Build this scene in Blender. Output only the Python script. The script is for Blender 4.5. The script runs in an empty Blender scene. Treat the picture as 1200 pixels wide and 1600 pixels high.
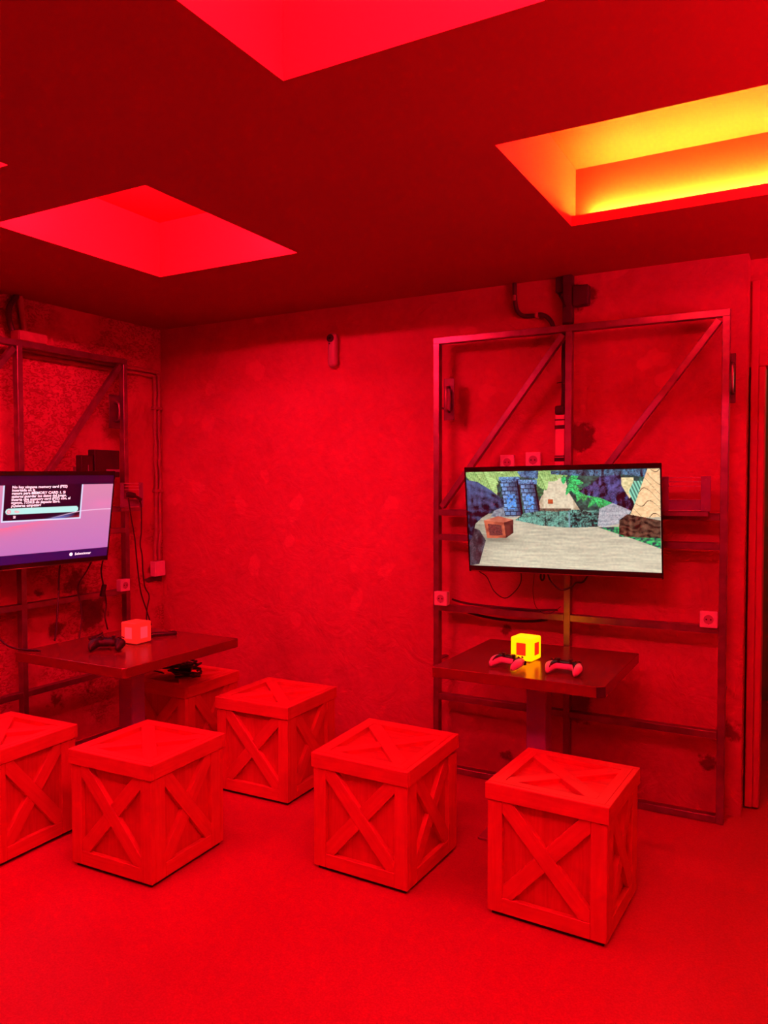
import bpy, bmesh, math, random
import numpy as np
from mathutils import Vector, Matrix

SC = bpy.context.scene
COL = SC.collection
PI = math.pi
random.seed(7)

# ------------------------------------------------------------------ camera
def cam_axes(yaw, pitch, roll):
    fwd = Vector((-math.sin(yaw)*math.cos(pitch), math.cos(yaw)*math.cos(pitch), math.sin(pitch)))
    right = Vector((math.cos(yaw), math.sin(yaw), 0))
    up = right.cross(fwd)
    return (right*math.cos(roll)+up*math.sin(roll), up*math.cos(roll)-right*math.sin(roll), fwd)
cr, cu, cf = cam_axes(0.50285, -0.0361, -0.00193)
cam_d = bpy.data.cameras.new('camera')
cam = bpy.data.objects.new('camera', cam_d); COL.objects.link(cam)
M = Matrix((cr, cu, -cf)).transposed().to_4x4()
M.translation = Vector((3.8646, -3.9089, 1.5439))
cam.matrix_world = M
cam_d.sensor_fit = 'VERTICAL'; cam_d.sensor_height = 36.0
cam_d.lens = 36.0*1219.16/1600.0
cam_d.clip_start = 0.02; cam_d.clip_end = 60
SC.camera = cam

# ------------------------------------------------------------------ world, exposure
w = bpy.data.worlds.new('world'); SC.world = w; w.use_nodes = True
w.node_tree.nodes['Background'].inputs[0].default_value = (0.0, 0.0, 0.0, 1)
w.node_tree.nodes['Background'].inputs[1].default_value = 0.0
SC.view_settings.view_transform = 'Standard'
SC.view_settings.look = 'None'
SC.view_settings.gamma = 1.0
SC.view_settings.use_curve_mapping = False
SC.view_settings.exposure = 0.0
SC.cycles.max_bounces = 6
SC.cycles.diffuse_bounces = 5
SC.cycles.adaptive_threshold = 0.015
SC.cycles.use_light_tree = False
SC.cycles.glossy_bounces = 3
SC.cycles.caustics_reflective = False
SC.cycles.caustics_refractive = False

# strips in the light wells (rgb radiance)
LED_RED = (1.0, 0.010, 0.050)
LED_RED_STRENGTH = 370.0
WELL_LEVEL = dict(A=1.35, B=1.0, C=0.15, D=1.0, E=0.30, G=0.40)   # how bright each well's strips are; E and G are unseen, added for light
LED_AMBER = (1.0, 0.90, 0.05)
LED_AMBER_STRENGTH = 290.0
HALL_LAMP_W = 5.0

# ------------------------------------------------------------------ materials
def new_mat(name):
    m = bpy.data.materials.new(name); m.use_nodes = True
    nt = m.node_tree
    return m, nt, nt.nodes['Principled BSDF']

def N(nt, kind, **kw):
    n = nt.nodes.new(kind)
    for k, v in kw.items():
        if k in n.inputs: n.inputs[k].default_value = v
        else: setattr(n, k, v)
    return n

def plain(name, col, rough=0.5, metal=0.0, noise=0.0, scale=8.0, bump=0.0, spec=0.5):
    m, nt, b = new_mat(name)
    b.inputs['Roughness'].default_value = rough; b.inputs['Metallic'].default_value = metal
    b.inputs['Specular IOR Level'].default_value = spec
    tc = N(nt, 'ShaderNodeTexCoord')
    nz = N(nt, 'ShaderNodeTexNoise', Scale=scale, Detail=5.0)
    nt.links.new(tc.outputs['Object'], nz.inputs['Vector'])
    r = N(nt, 'ShaderNodeValToRGB')
    r.color_ramp.elements[0].position = 0.3; r.color_ramp.elements[1].position = 0.7
    lo = [max(0, c*(1-noise)) for c in col]; hi = [min(1, c*(1+noise)) for c in col]
    r.color_ramp.elements[0].color = (*lo, 1); r.color_ramp.elements[1].color = (*hi, 1)
    nt.links.new(nz.outputs['Fac'], r.inputs['Fac']); nt.links.new(r.outputs['Color'], b.inputs['Base Color'])
    if bump:
        bp = N(nt, 'ShaderNodeBump', Strength=bump, Distance=0.01)
        nt.links.new(nz.outputs['Fac'], bp.inputs['Height']); nt.links.new(bp.outputs['Normal'], b.inputs['Normal'])
    return m

def emit(name, col, strength, base=(0.8, 0.8, 0.8)):
    m, nt, b = new_mat(name)
    b.inputs['Base Color'].default_value = (*base, 1)
    b.inputs['Emission Color'].default_value = (*col, 1)
    b.inputs['Emission Strength'].default_value = strength
    return m

def wood_mat(name, light, dark):
    m, nt, b = new_mat(name)
    b.inputs['Roughness'].default_value = 0.5
    tc = N(nt, 'ShaderNodeTexCoord'); oi = N(nt, 'ShaderNodeObjectInfo')
    mul = N(nt, 'ShaderNodeMath', operation='MULTIPLY'); mul.inputs[1].default_value = 37.0
    nt.links.new(oi.outputs['Random'], mul.inputs[0])
    add = N(nt, 'ShaderNodeVectorMath', operation='ADD')
    nt.links.new(tc.outputs['Object'], add.inputs[0]); nt.links.new(mul.outputs[0], add.inputs[1])
    mp = N(nt, 'ShaderNodeMapping'); mp.inputs['Scale'].default_value = (1.6, 22, 22)
    nt.links.new(add.outputs[0], mp.inputs['Vector'])
    n1 = N(nt, 'ShaderNodeTexNoise', Scale=2.2, Detail=6.0, Distortion=1.2)
    nt.links.new(mp.outputs[0], n1.inputs['Vector'])
    n2 = N(nt, 'ShaderNodeTexNoise', Scale=9.0, Detail=3.0)
    nt.links.new(add.outputs[0], n2.inputs['Vector'])
    r = N(nt, 'ShaderNodeValToRGB')
    r.color_ramp.elements[0].position = 0.32; r.color_ramp.elements[1].position = 0.62
    r.color_ramp.elements[0].color = (*dark, 1); r.color_ramp.elements[1].color = (*light, 1)
    nt.links.new(n1.outputs['Fac'], r.inputs['Fac'])
    mx = N(nt, 'ShaderNodeMix', data_type='RGBA', blend_type='MULTIPLY'); mx.inputs[0].default_value = 0.55
    r2 = N(nt, 'ShaderNodeValToRGB')
    r2.color_ramp.elements[0].position = 0.3; r2.color_ramp.elements[1].position = 0.55
    r2.color_ramp.elements[0].color = (0.84, 0.8, 0.8, 1); r2.color_ramp.elements[1].color = (1, 1, 1, 1)
    nt.links.new(n2.outputs['Fac'], r2.inputs['Fac'])
    nt.links.new(r.outputs['Color'], mx.inputs[6]); nt.links.new(r2.outputs['Color'], mx.inputs[7])
    nt.links.new(mx.outputs[2], b.inputs['Base Color'])
    bp = N(nt, 'ShaderNodeBump', Strength=0.12, Distance=0.004)
    nt.links.new(n1.outputs['Fac'], bp.inputs['Height']); nt.links.new(bp.outputs['Normal'], b.inputs['Normal'])
    return m

def plaster_mat(name, light, mid, dark, worm=0.0, stain=0.3, bump=0.35, patches=0.5, blobs=()):
    """old bare plaster: broad blotches, pale filler patches, trowel marks, worm-like rough render, dark stains"""
    m, nt, b = new_mat(name)
    b.inputs['Roughness'].default_value = 0.75
    L = nt.links
    tc = N(nt, 'ShaderNodeTexCoord')
    V = tc.outputs['Object']
    big = N(nt, 'ShaderNodeTexNoise', Scale=1.7, Detail=4.0, Roughness=0.6); L.new(V, big.inputs['Vector'])
    r = N(nt, 'ShaderNodeValToRGB')
    r.color_ramp.elements[0].position = 0.3; r.color_ramp.elements[1].position = 0.68
    r.color_ramp.elements[0].color = (*mid, 1); r.color_ramp.elements[1].color = (*light, 1)
    L.new(big.outputs['Fac'], r.inputs['Fac'])
    fine = N(nt, 'ShaderNodeTexNoise', Scale=26.0, Detail=4.0, Roughness=0.65); L.new(V, fine.inputs['Vector'])
    rf = N(nt, 'ShaderNodeValToRGB')
    rf.color_ramp.elements[0].position = 0.35; rf.color_ramp.elements[1].position = 0.65
    rf.color_ramp.elements[0].color = (0.90, 0.90, 0.90, 1); rf.color_ramp.elements[1].color = (1, 1, 1, 1)
    L.new(fine.outputs['Fac'], rf.inputs['Fac'])
    m1 = N(nt, 'ShaderNodeMix', data_type='RGBA', blend_type='MULTIPLY'); m1.inputs[0].default_value = 1.0
    L.new(r.outputs['Color'], m1.inputs[6]); L.new(rf.outputs['Color'], m1.inputs[7])
    # pale filler patches
    vo = N(nt, 'ShaderNodeTexVoronoi', Scale=3.3); vo.inputs['Randomness'].default_value = 1.0
    dv = N(nt, 'ShaderNodeVectorMath', operation='ADD')
    wob = N(nt, 'ShaderNodeTexNoise', Scale=6.0, Detail=3.0); L.new(V, wob.inputs['Vector'])
    sc_ = N(nt, 'ShaderNodeVectorMath', operation='SCALE'); sc_.inputs['Scale'].default_value = 0.22
    L.new(wob.outputs['Color'], sc_.inputs[0]); L.new(V, dv.inputs[0]); L.new(sc_.outputs[0], dv.inputs[1])
    L.new(dv.outputs[0], vo.inputs['Vector'])
    rp = N(nt, 'ShaderNodeValToRGB')
    rp.color_ramp.elements[0].position = 0.16; rp.color_ramp.elements[1].position = 0.20
    rp.color_ramp.elements[0].color = (1, 1, 1, 1); rp.color_ramp.elements[1].color = (0, 0, 0, 1)
    L.new(vo.outputs['Distance'], rp.inputs['Fac'])
    pk = N(nt, 'ShaderNodeMath', operation='MULTIPLY'); pk.inputs[1].default_value = patches
    L.new(rp.outputs['Color'], pk.inputs[0])
    m2 = N(nt, 'ShaderNodeMix', data_type='RGBA'); m2.inputs[7].default_value = (*[min(1, c*1.18) for c in light], 1)
    L.new(pk.outputs[0], m2.inputs[0]); L.new(m1.outputs[2], m2.inputs[6])
    # dark stains
    st = N(nt, 'ShaderNodeTexNoise', Scale=3.1, Detail=5.0, Roughness=0.7, Distortion=0.4)
    of = N(nt, 'ShaderNodeVectorMath', operation='ADD'); of.inputs[1].default_value = (11.3, 4.1, 7.7)
    L.new(V, of.inputs[0]); L.new(of.outputs[0], st.inputs['Vector'])
    rs = N(nt, 'ShaderNodeValToRGB')
    rs.color_ramp.elements[0].position = 0.56; rs.color_ramp.elements[1].position = 0.72
    L.new(st.outputs['Fac'], rs.inputs['Fac'])
    sk = N(nt, 'ShaderNodeMath', operation='MULTIPLY'); sk.inputs[1].default_value = stain
    L.new(rs.outputs['Color'], sk.inputs[0])
    m3 = N(nt, 'ShaderNodeMix', data_type='RGBA'); m3.inputs[7].default_value = (*dark, 1)
    L.new(sk.outputs[0], m3.inputs[0]); L.new(m2.outputs[2], m3.inputs[6])
    last = m3.outputs[2]
    # worm-like rough render showing through, in zones
    wm = N(nt, 'ShaderNodeTexNoise', Scale=34.0, Detail=3.0, Roughness=0.5, Distortion=1.6)
    mpw = N(nt, 'ShaderNodeMapping'); mpw.inputs['Scale'].default_value = (1, 0.8, 1.5)
    L.new(V, mpw.inputs['Vector']); L.new(mpw.outputs[0], wm.inputs['Vector'])
    rw = N(nt, 'ShaderNodeValToRGB')
    rw.color_ramp.elements[0].position = 0.47; rw.color_ramp.elements[1].position = 0.56
    L.new(wm.outputs['Fac'], rw.inputs['Fac'])
    zn = N(nt, 'ShaderNodeTexNoise', Scale=1.5, Detail=4.0, Roughness=0.6)
    of2 = N(nt, 'ShaderNodeVectorMath', operation='ADD'); of2.inputs[1].default_value = (2.0, 9.2, 3.4)
    L.new(V, of2.inputs[0]); L.new(of2.outputs[0], zn.inputs['Vector'])
    rz = N(nt, 'ShaderNodeValToRGB')
    rz.color_ramp.elements[0].position = 0.45; rz.color_ramp.elements[1].position = 0.53
    L.new(zn.outputs['Fac'], rz.inputs['Fac'])
    wk = N(nt, 'ShaderNodeMath', operation='MULTIPLY'); L.new(rw.outputs['Color'], wk.inputs[0]); L.new(rz.outputs['Color'], wk.inputs[1])
    wk2 = N(nt, 'ShaderNodeMath', operation='MULTIPLY'); wk2.inputs[1].default_value = worm; L.new(wk.outputs[0], wk2.inputs[0])
    m4 = N(nt, 'ShaderNodeMix', data_type='RGBA'); m4.inputs[7].default_value = (*dark, 1)
    L.new(wk2.outputs[0], m4.inputs[0]); L.new(last, m4.inputs[6])
    last = m4.outputs[2]
    if blobs:      # broken, sooty places with a shape of their own
        geo = N(nt, 'ShaderNodeNewGeometry')
        wb = N(nt, 'ShaderNodeTexNoise', Scale=13.0, Detail=4.0, Roughness=0.65); L.new(geo.outputs['Position'], wb.inputs['Vector'])
        acc = None
        for (bx_, by_, bz_, rr, kk) in blobs:
            dn = N(nt, 'ShaderNodeVectorMath', operation='DISTANCE'); dn.inputs[1].default_value = (bx_, by_, bz_); L.new(geo.outputs['Position'], dn.inputs[0])
            mr = N(nt, 'ShaderNodeMapRange'); mr.inputs['From Min'].default_value = rr; mr.inputs['From Max'].default_value = 0.0
            mr.inputs['To Min'].default_value = 0.0; mr.inputs['To Max'].default_value = kk; L.new(dn.outputs['Value'], mr.inputs['Value'])
            if acc is None: acc = mr.outputs[0]
            else:
                mxm = N(nt, 'ShaderNodeMath', operation='MAXIMUM'); L.new(acc, mxm.inputs[0]); L.new(mr.outputs[0], mxm.inputs[1]); acc = mxm.outputs[0]
        sm = N(nt, 'ShaderNodeMath', operation='ADD'); L.new(acc, sm.inputs[0]); L.new(wb.outputs['Fac'], sm.inputs[1])
        rb_ = N(nt, 'ShaderNodeMapRange'); rb_.inputs['From Min'].default_value = 0.86; rb_.inputs['From Max'].default_value = 1.0; rb_.inputs['To Max'].default_value = 0.85
        L.new(sm.outputs[0], rb_.inputs['Value'])
        m5 = N(nt, 'ShaderNodeMix', data_type='RGBA'); m5.inputs[7].default_value = (*[c*0.5 for c in dark], 1)
        L.new(rb_.outputs[0], m5.inputs[0]); L.new(last, m5.inputs[6]); last = m5.outputs[2]
    L.new(last, b.inputs['Base Color'])
    # relief
    tw = N(nt, 'ShaderNodeTexNoise', Scale=5.0, Detail=5.0, Roughness=0.62, Distortion=1.0); L.new(V, tw.inputs['Vector'])
    ad = N(nt, 'ShaderNodeMath', operation='ADD'); L.new(tw.outputs['Fac'], ad.inputs[0]); 
    fk = N(nt, 'ShaderNodeMath', operation='MULTIPLY'); fk.inputs[1].default_value = 0.25; L.new(fine.outputs['Fac'], fk.inputs[0])
    L.new(fk.outputs[0], ad.inputs[1])
    ad2 = N(nt, 'ShaderNodeMath', operation='SUBTRACT'); L.new(ad.outputs[0], ad2.inputs[0])
    wk3 = N(nt, 'ShaderNodeMath', operation='MULTIPLY'); wk3.inputs[1].default_value = 0.25; L.new(wk2.outputs[0], wk3.inputs[0]); L.new(wk3.outputs[0], ad2.inputs[1])
    bp = N(nt, 'ShaderNodeBump', Strength=bump, Distance=0.02)
    L.new(ad2.outputs[0], bp.inputs['Height']); L.new(bp.outputs['Normal'], b.inputs['Normal'])
    return m

def floor_mat():
    m, nt, b = new_mat('speckled_vinyl')
    b.inputs['Roughness'].default_value = 0.5
    L = nt.links
    tc = N(nt, 'ShaderNodeTexCoord')
    n1 = N(nt, 'ShaderNodeTexNoise', Scale=170.0, Detail=3.0, Roughness=0.6); L.new(tc.outputs['Object'], n1.inputs['Vector'])
    n2 = N(nt, 'ShaderNodeTexNoise', Scale=1.2, Detail=4.0); L.new(tc.outputs['Object'], n2.inputs['Vector'])
    r = N(nt, 'ShaderNodeValToRGB')
    r.color_ramp.elements[0].position = 0.35; r.color_ramp.elements[1].position = 0.68
    r.color_ramp.elements[0].color = (0.42, 0.02, 0.065, 1); r.color_ramp.elements[1].color = (0.55, 0.03, 0.090, 1)
    L.new(n1.outputs['Fac'], r.inputs['Fac'])
    r2 = N(nt, 'ShaderNodeValToRGB')
    r2.color_ramp.elements[0].position = 0.3; r2.color_ramp.elements[1].position = 0.7
    r2.color_ramp.elements[0].color = (0.88, 0.88, 0.88, 1); r2.color_ramp.elements[1].color = (1, 1, 1, 1)
    L.new(n2.outputs['Fac'], r2.inputs['Fac'])
    mx = N(nt, 'ShaderNodeMix', data_type='RGBA', blend_type='MULTIPLY'); mx.inputs[0].default_value = 1
    L.new(r.outputs['Color'], mx.inputs[6]); L.new(r2.outputs['Color'], mx.inputs[7]); L.new(mx.outputs[2], b.inputs['Base Color'])
    bp = N(nt, 'ShaderNodeBump', Strength=0.15, Distance=0.002)
    L.new(n1.outputs['Fac'], bp.inputs['Height']); L.new(bp.outputs['Normal'], b.inputs['Normal'])
    return m

MT = {}
MT['floor'] = floor_mat()
MT['plaster_back'] = plaster_mat('plaster_back', (0.54, 0.09, 0.135), (0.45, 0.06, 0.10), (0.17, 0.02, 0.03), worm=0.0, stain=0.25, bump=1.0, patches=0.45,
    blobs=[(2.83, 0, 1.78, .16, .75), (2.842, 0, 0.41, .16, .8), (2.84, 0, 0.50, .10, .6), (3.461, 0, 0.24, .13, .6), (3.542, 0, 0.40, .12, .65), (2.448, 0, 0.767, .06, .8), (2.85, 0, 2.47, .16, .6), (3.35, 0, 1.15, .10, .4), (2.45, 0, 0.10, .10, .6)])
MT['plaster_left'] = plaster_mat('plaster_left', (0.56, 0.11, 0.16), (0.40, 0.05, 0.09), (0.13, 0.012, 0.02), worm=0.6, stain=0.55, bump=0.6, patches=0.2,
    blobs=[(0, -0.72, 0.95, .16, .75), (0, -0.60, 0.76, .22, .8), (0, -0.85, 0.69, .16, .65), (0, -0.98, 0.92, .10, .55), (0, -0.09, 0.95, .12, .7), (0, -0.86, 0.28, .2, .5), (0, -0.62, 0.33, .16, .5), (0, -1.5, 0.65, .12, .6)])
MT['paint'] = plain('painted_wall', (0.48, 0.08, 0.12), 0.7, noise=0.08, scale=3)
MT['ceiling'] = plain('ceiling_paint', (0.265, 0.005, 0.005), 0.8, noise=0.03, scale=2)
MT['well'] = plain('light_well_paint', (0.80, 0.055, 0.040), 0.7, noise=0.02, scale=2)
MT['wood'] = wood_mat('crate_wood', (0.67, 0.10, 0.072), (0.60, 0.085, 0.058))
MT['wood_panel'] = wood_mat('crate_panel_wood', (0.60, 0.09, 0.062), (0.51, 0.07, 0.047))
MT['rubber'] = plain('black_plinth', (0.012, 0.011, 0.011), 0.7)
MT['steel'] = plain('raw_steel', (0.29, 0.24, 0.25), 0.33, metal=0.85, noise=0.2, scale=14, bump=0.06)
MT['steel_plate'] = plain('steel_plate', (0.22, 0.16, 0.24), 0.38, metal=0.35, noise=0.15, scale=10)
MT['tabletop'] = plain('dark_tabletop', (0.15, 0.02, 0.02), 0.22, noise=0.12, scale=3)
MT['tableedge'] = plain('dark_table_edge', (0.13, 0.02, 0.02), 0.35, noise=0.15, scale=12)
MT['bare_edge'] = plain('bare_chipboard', (0.03, 0.02, 0.02), 0.8)
MT['column'] = plain('grey_column', (0.36, 0.28, 0.55), 0.35, metal=0.3, noise=0.05)
MT['base'] = plain('table_base', (0.38, 0.12, 0.15), 0.4, metal=0.2)
MT['black'] = plain('black_plastic', (0.016, 0.015, 0.016), 0.3)
MT['black_matt'] = plain('black_cable', (0.014, 0.013, 0.013), 0.55)
MT['white'] = plain('white_plastic', (0.80, 0.78, 0.76), 0.35)
MT['sensor'] = plain('sensor_plastic', (0.42, 0.26, 0.28), 0.45)
MT['handle'] = plain('dark_handle_steel', (0.07, 0.05, 0.055), 0.4, metal=0.4, noise=0.3, scale=20)
MT['slat'] = plain('bright_slat_steel', (0.75, 0.6, 0.62), 0.3, metal=0.6)
MT['socket'] = plain('socket_plastic', (0.72, 0.70, 0.68), 0.4)
MT['socket_in'] = plain('socket_recess', (0.34, 0.26, 0.27), 0.5)
MT['pvc'] = plain('grey_conduit', (0.32, 0.10, 0.11), 0.55, noise=0.15, scale=20)
MT['dark_pipe'] = plain('dark_conduit', (0.05, 0.042, 0.04), 0.5, noise=0.2, scale=20)
MT['trunk'] = plain('cable_trunking', (0.62, 0.30, 0.32), 0.5, noise=0.05)
MT['soot'] = plain('dark_hole', (0.07, 0.055, 0.05), 0.9, noise=0.4, scale=30, bump=0.4)
MT['bezel'] = plain('tv_bezel', (0.010, 0.009, 0.013), 0.25)
MT['chrome'] = plain('bezel_strip', (0.5, 0.5, 0.5), 0.2, metal=1.0)
for k_, v_ in WELL_LEVEL.items(): MT['led_red_'+k_] = emit('led_red_'+k_, LED_RED, LED_RED_STRENGTH*v_)
MT['added_fill_tube'] = emit('added_fill_tube', LED_RED, LED_RED_STRENGTH*2.3)  # emitter of the added uplight tube on the unseen right wall
MT['led_amber'] = emit('led_amber', LED_AMBER, LED_AMBER_STRENGTH)
MT['lamp_yellow'] = emit('lamp_yellow', (1.0, 0.33, 0.0), 2.6, (0.8, 0.6, 0.05))
MT['lamp_yellow_mark'] = emit('lamp_yellow_mark', (1.0, 0.03, 0.005), 0.75, (0.5, 0.05, 0.02))
MT['lamp_red'] = emit('lamp_red', (1.0, 0.020, 0.016), 0.75, (0.4, 0.05, 0.03))
MT['lamp_red_mark'] = emit('lamp_red_mark', (1.0, 0.05, 0.08), 0.8, (0.4, 0.1, 0.1))
MT['txt_white'] = emit('screen_text', (0.75, 0.88, 1.0), 1.25)
MT['txt_dark'] = emit('screen_text_dark', (0.05, 0.30, 0.36), 0.6)
for k_ in ('txt_white', 'txt_dark', 'lamp_yellow_mark', 'lamp_red_mark'): MT[k_].cycles.emission_sampling = 'NONE'
MT['hall'] = plain('hall_paint', (0.30, 0.22, 0.15), 0.8, noise=0.15, scale=4)

# ------------------------------------------------------------------ mesh helpers
def link(o):
    COL.objects.link(o); return o
def tag(o, label, cat, group=None):
    o['label'] = label; o['category'] = cat
    if group: o['group'] = group
    return o
def thing(name, label, cat, loc=(0, 0, 0), rotz=0.0, group=None):
    o = link(bpy.data.objects.new(name, None)); o.empty_display_size = 0.1
    o.location = loc; o.rotation_euler = (0, 0, rotz)
    return tag(o, label, cat, group)
def mesh_from(verts, faces, name, mat, smooth=False):
    me = bpy.data.meshes.new(name)
    me.from_pydata([tuple(v) for v in verts], [], faces)
    bm = bmesh.new(); bm.from_mesh(me); bmesh.ops.recalc_face_normals(bm, faces=bm.faces); bm.to_mesh(me); bm.free()
    me.materials.append(mat)
    if smooth:
        for p in me.polygons: p.use_smooth = True
    return me
def obj(name, me, parent=None, loc=(0, 0, 0), rot=(0, 0, 0), mtx=None):
    o = link(bpy.data.objects.new(name, me))
    if parent: o.parent = parent
    if mtx is not None: o.matrix_local = mtx
    else: o.location = loc; o.rotation_euler = rot
    return o
_cache = {}
def box_mesh(sx, sy, sz, mat, bev=0.0, segs=1):
    key = (round(sx, 4), round(sy, 4), round(sz, 4), mat.name, bev, segs)
    if key in _cache: return _cache[key]
    bm = bmesh.new(); bmesh.ops.create_cube(bm, size=1.0)
    for v in bm.verts: v.co = Vector((v.co.x*sx, v.co.y*sy, v.co.z*sz))
    if bev: bmesh.ops.bevel(bm, geom=list(bm.edges), offset=bev, segments=segs, profile=0.5, affect='EDGES')
    me = bpy.data.meshes.new('box'); bm.to_mesh(me); bm.free(); me.materials.append(mat)
    _cache[key] = me
    return me
def box(name, lo, hi, mat, parent=None, bev=0.0, segs=1):
    c = [(a+b)/2 for a, b in zip(lo, hi)]; s = [abs(b-a) for a, b in zip(lo, hi)]
    return obj(name, box_mesh(*s, mat, bev, segs), parent, c)
def frame_mtx(origin, ex, ey, ez):
    m = Matrix((Vector(ex), Vector(ey), Vector(ez))).transposed().to_4x4(); m.translation = Vector(origin); return m
def bar(name, a, b, wid, dep, mat, parent=None, side=(0, 1, 0), bev=0.0015):
    """square bar from a to b, local X along it; 'side' is the direction of its depth"""
    a, b = Vector(a), Vector(b); ex = (b-a); L = ex.length; ex.normalize()
    ey = Vector(side); ey = (ey-ex*ey.dot(ex)).normalized(); ez = ex.cross(ey)
    return obj(name, box_mesh(L, dep, wid, mat, bev), parent, mtx=frame_mtx((a+b)/2, ex, ey, ez))
def prism_mesh(poly, z0, z1, mat, name='prism'):
    n = len(poly)
    v = [(x, y, z0) for x, y in poly]+[(x, y, z1) for x, y in poly]
    f = [list(range(n))[::-1], list(range(n, 2*n))]+[[i, (i+1) % n, n+(i+1) % n, n+i] for i in range(n)]
    return mesh_from(v, f, name, mat)
def catmull(pts, sub=6):
    P = [Vector(p) for p in pts]
    if len(P) < 3: return P
    P = [P[0]*2-P[1]]+P+[P[-1]*2-P[-2]]; out = []
    for i in range(1, len(P)-2):
        for k in range(sub):
            t = k/sub
            out.append(0.5*((2*P[i])+(P[i+1]-P[i-1])*t+(2*P[i-1]-5*P[i]+4*P[i+1]-P[i+2])*t*t+(3*P[i]-P[i-1]-3*P[i+1]+P[i+2])*t**3))
    out.append(P[-2]); return out
def tube_mesh(pts, rad, mat, n=8, sub=6, name='tube'):
    P = catmull(pts, sub); V = []; F = []
    up = Vector((0, 0, 1))
    for i, p in enumerate(P):
        d = (P[min(i+1, len(P)-1)]-P[max(i-1, 0)]).normalized()
        a = d.cross(up)
        if a.length < 1e-3: a = d.cross(Vector((1, 0, 0)))
        a.normalize(); b = d.cross(a)
        if i and (a.dot(pa) < 0): a = -a; b = -b
        pa = a
        for k in range(n):
            t = 2*PI*k/n; V.append(p+a*math.cos(t)*rad+b*math.sin(t)*rad)
    for i in range(len(P)-1):
        for k in range(n):
            F.append([i*n+k, i*n+(k+1) % n, (i+1)*n+(k+1) % n, (i+1)*n+k])
    F.append(list(range(n))[::-1]); F.append([(len(P)-1)*n+k for k in range(n)])
    return mesh_from(V, F, name, mat, True)
def cyl_mesh(r, h, mat, n=20, r2=None):
    r2 = r if r2 is None else r2
    v = [(math.cos(2*PI*k/n)*r, math.sin(2*PI*k/n)*r, 0) for k in range(n)]+[(math.cos(2*PI*k/n)*r2, math.sin(2*PI*k/n)*r2, h) for k in range(n)]
    f = [list(range(n))[::-1], list(range(n, 2*n))]+[[i, (i+1) % n, n+(i+1) % n, n+i] for i in range(n)]
    return mesh_from(v, f, 'disc', mat)
def struct(name, verts, faces, mat):
    me = bpy.data.meshes.new(name); me.from_pydata(verts, [], faces); me.materials.append(mat)
    o = obj(name, me); o['kind'] = 'structure'; return o
def struct_box(name, lo, hi, mat):
    o = box(name, lo, hi, mat); o['kind'] = 'structure'; return o

# ------------------------------------------------------------------ room shell
H = 2.579
RX, RY = 5.6, -5.4              # far ends of the room, out of view
WX = 3.594                      # where the back wall ends
JY = 0.12                       # plane of the recessed doorway wall
struct_box('floor', (-0.2, RY-0.2, -0.1), (RX+0.2, 2.4, 0.0), MT['floor'])
struct_box('wall_back', (-0.2, 0.0, 0.0), (WX, 0.25, H), MT['plaster_back'])
struct_box('wall_left', (-0.2, RY, 0.0), (0.0, 0.0, H), MT['plaster_left'])
struct_box('wall_right', (RX, RY, 0.0), (RX+0.2, JY, H), MT['paint'])
struct_box('wall_front', (-0.2, RY-0.2, 0.0), (RX+0.2, RY, H), MT['paint'])
# added unseen red tube and trough on the right wall, brightens the ceiling there
wr = bpy.data.objects['wall_right']; tx, ty, tz = RX-0.03-wr.location.x, -1.9-wr.location.y, 1.75-wr.location.z
box('added_tube_trough', (tx-0.12, ty-0.92, tz-0.03), (tx+0.029, ty+0.92, tz), MT['white'], wr, 0.004)
box('added_trough_lip', (tx-0.12, ty-0.92, tz+0.0001), (tx-0.112, ty+0.92, tz+0.03), MT['white'], wr)
box('added_fill_tube', (tx-0.05, ty-0.90, tz+0.001), (tx-0.02, ty+0.90, tz+0.026), MT['added_fill_tube'], wr, 0.004)
# recessed wall with the doorway: pier, lintel, far part
DX0, DX1, DZ = 3.662, 4.56, 2.085
struct_box('wall_doorway_lintel', (WX, JY, DZ), (DX1, JY+0.13, H), MT['plaster_back'])
struct_box('wall_doorway_side', (DX1, JY, 0.0), (RX, JY+0.13, H), MT['plaster_back'])
# jamb of the doorway: two upright strips, ending just above the floor
o = box('trim_1', (WX+0.008, JY-0.012, 0.012), (3.634, JY+0.13, H-0.10), MT['paint'], bev=0.003); o['kind'] = 'structure'
o = box('trim_2', (3.635, JY-0.004, 0.012), (DX0, JY+0.13, DZ), MT['paint'], bev=0.003); o['kind'] = 'structure'
o = box('trim_3', (3.635, JY-0.010, DZ), (DX1, JY, DZ+0.05), MT['paint'], bev=0.003); o['kind'] = 'structure'
# hall behind the doorway
struct_box('wall_hall_left', (3.50, JY+0.25, 0.0), (3.56, 2.3, 2.45), MT['hall'])
struct_box('wall_hall_back', (3.50, 2.2, 0.0), (5.0, 2.3, 2.45), MT['hall'])
struct_box('wall_hall_right', (4.9, JY+0.13, 0.0), (5.0, 2.2, 2.45), MT['hall'])
struct_box('ceiling_hall', (3.50, JY+0.13, 2.45), (5.0, 2.3, 2.5), MT['hall'])
ld = bpy.data.lights.new('hall_lamp_light', 'POINT'); ld.energy = HALL_LAMP_W; ld.color = (1.0, 0.55, 0.25); ld.shadow_soft_size = 0.1
lo_ = link(bpy.data.objects.new('hall_lamp_light', ld)); lo_.location = (4.45, 1.2, 2.2)

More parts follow.
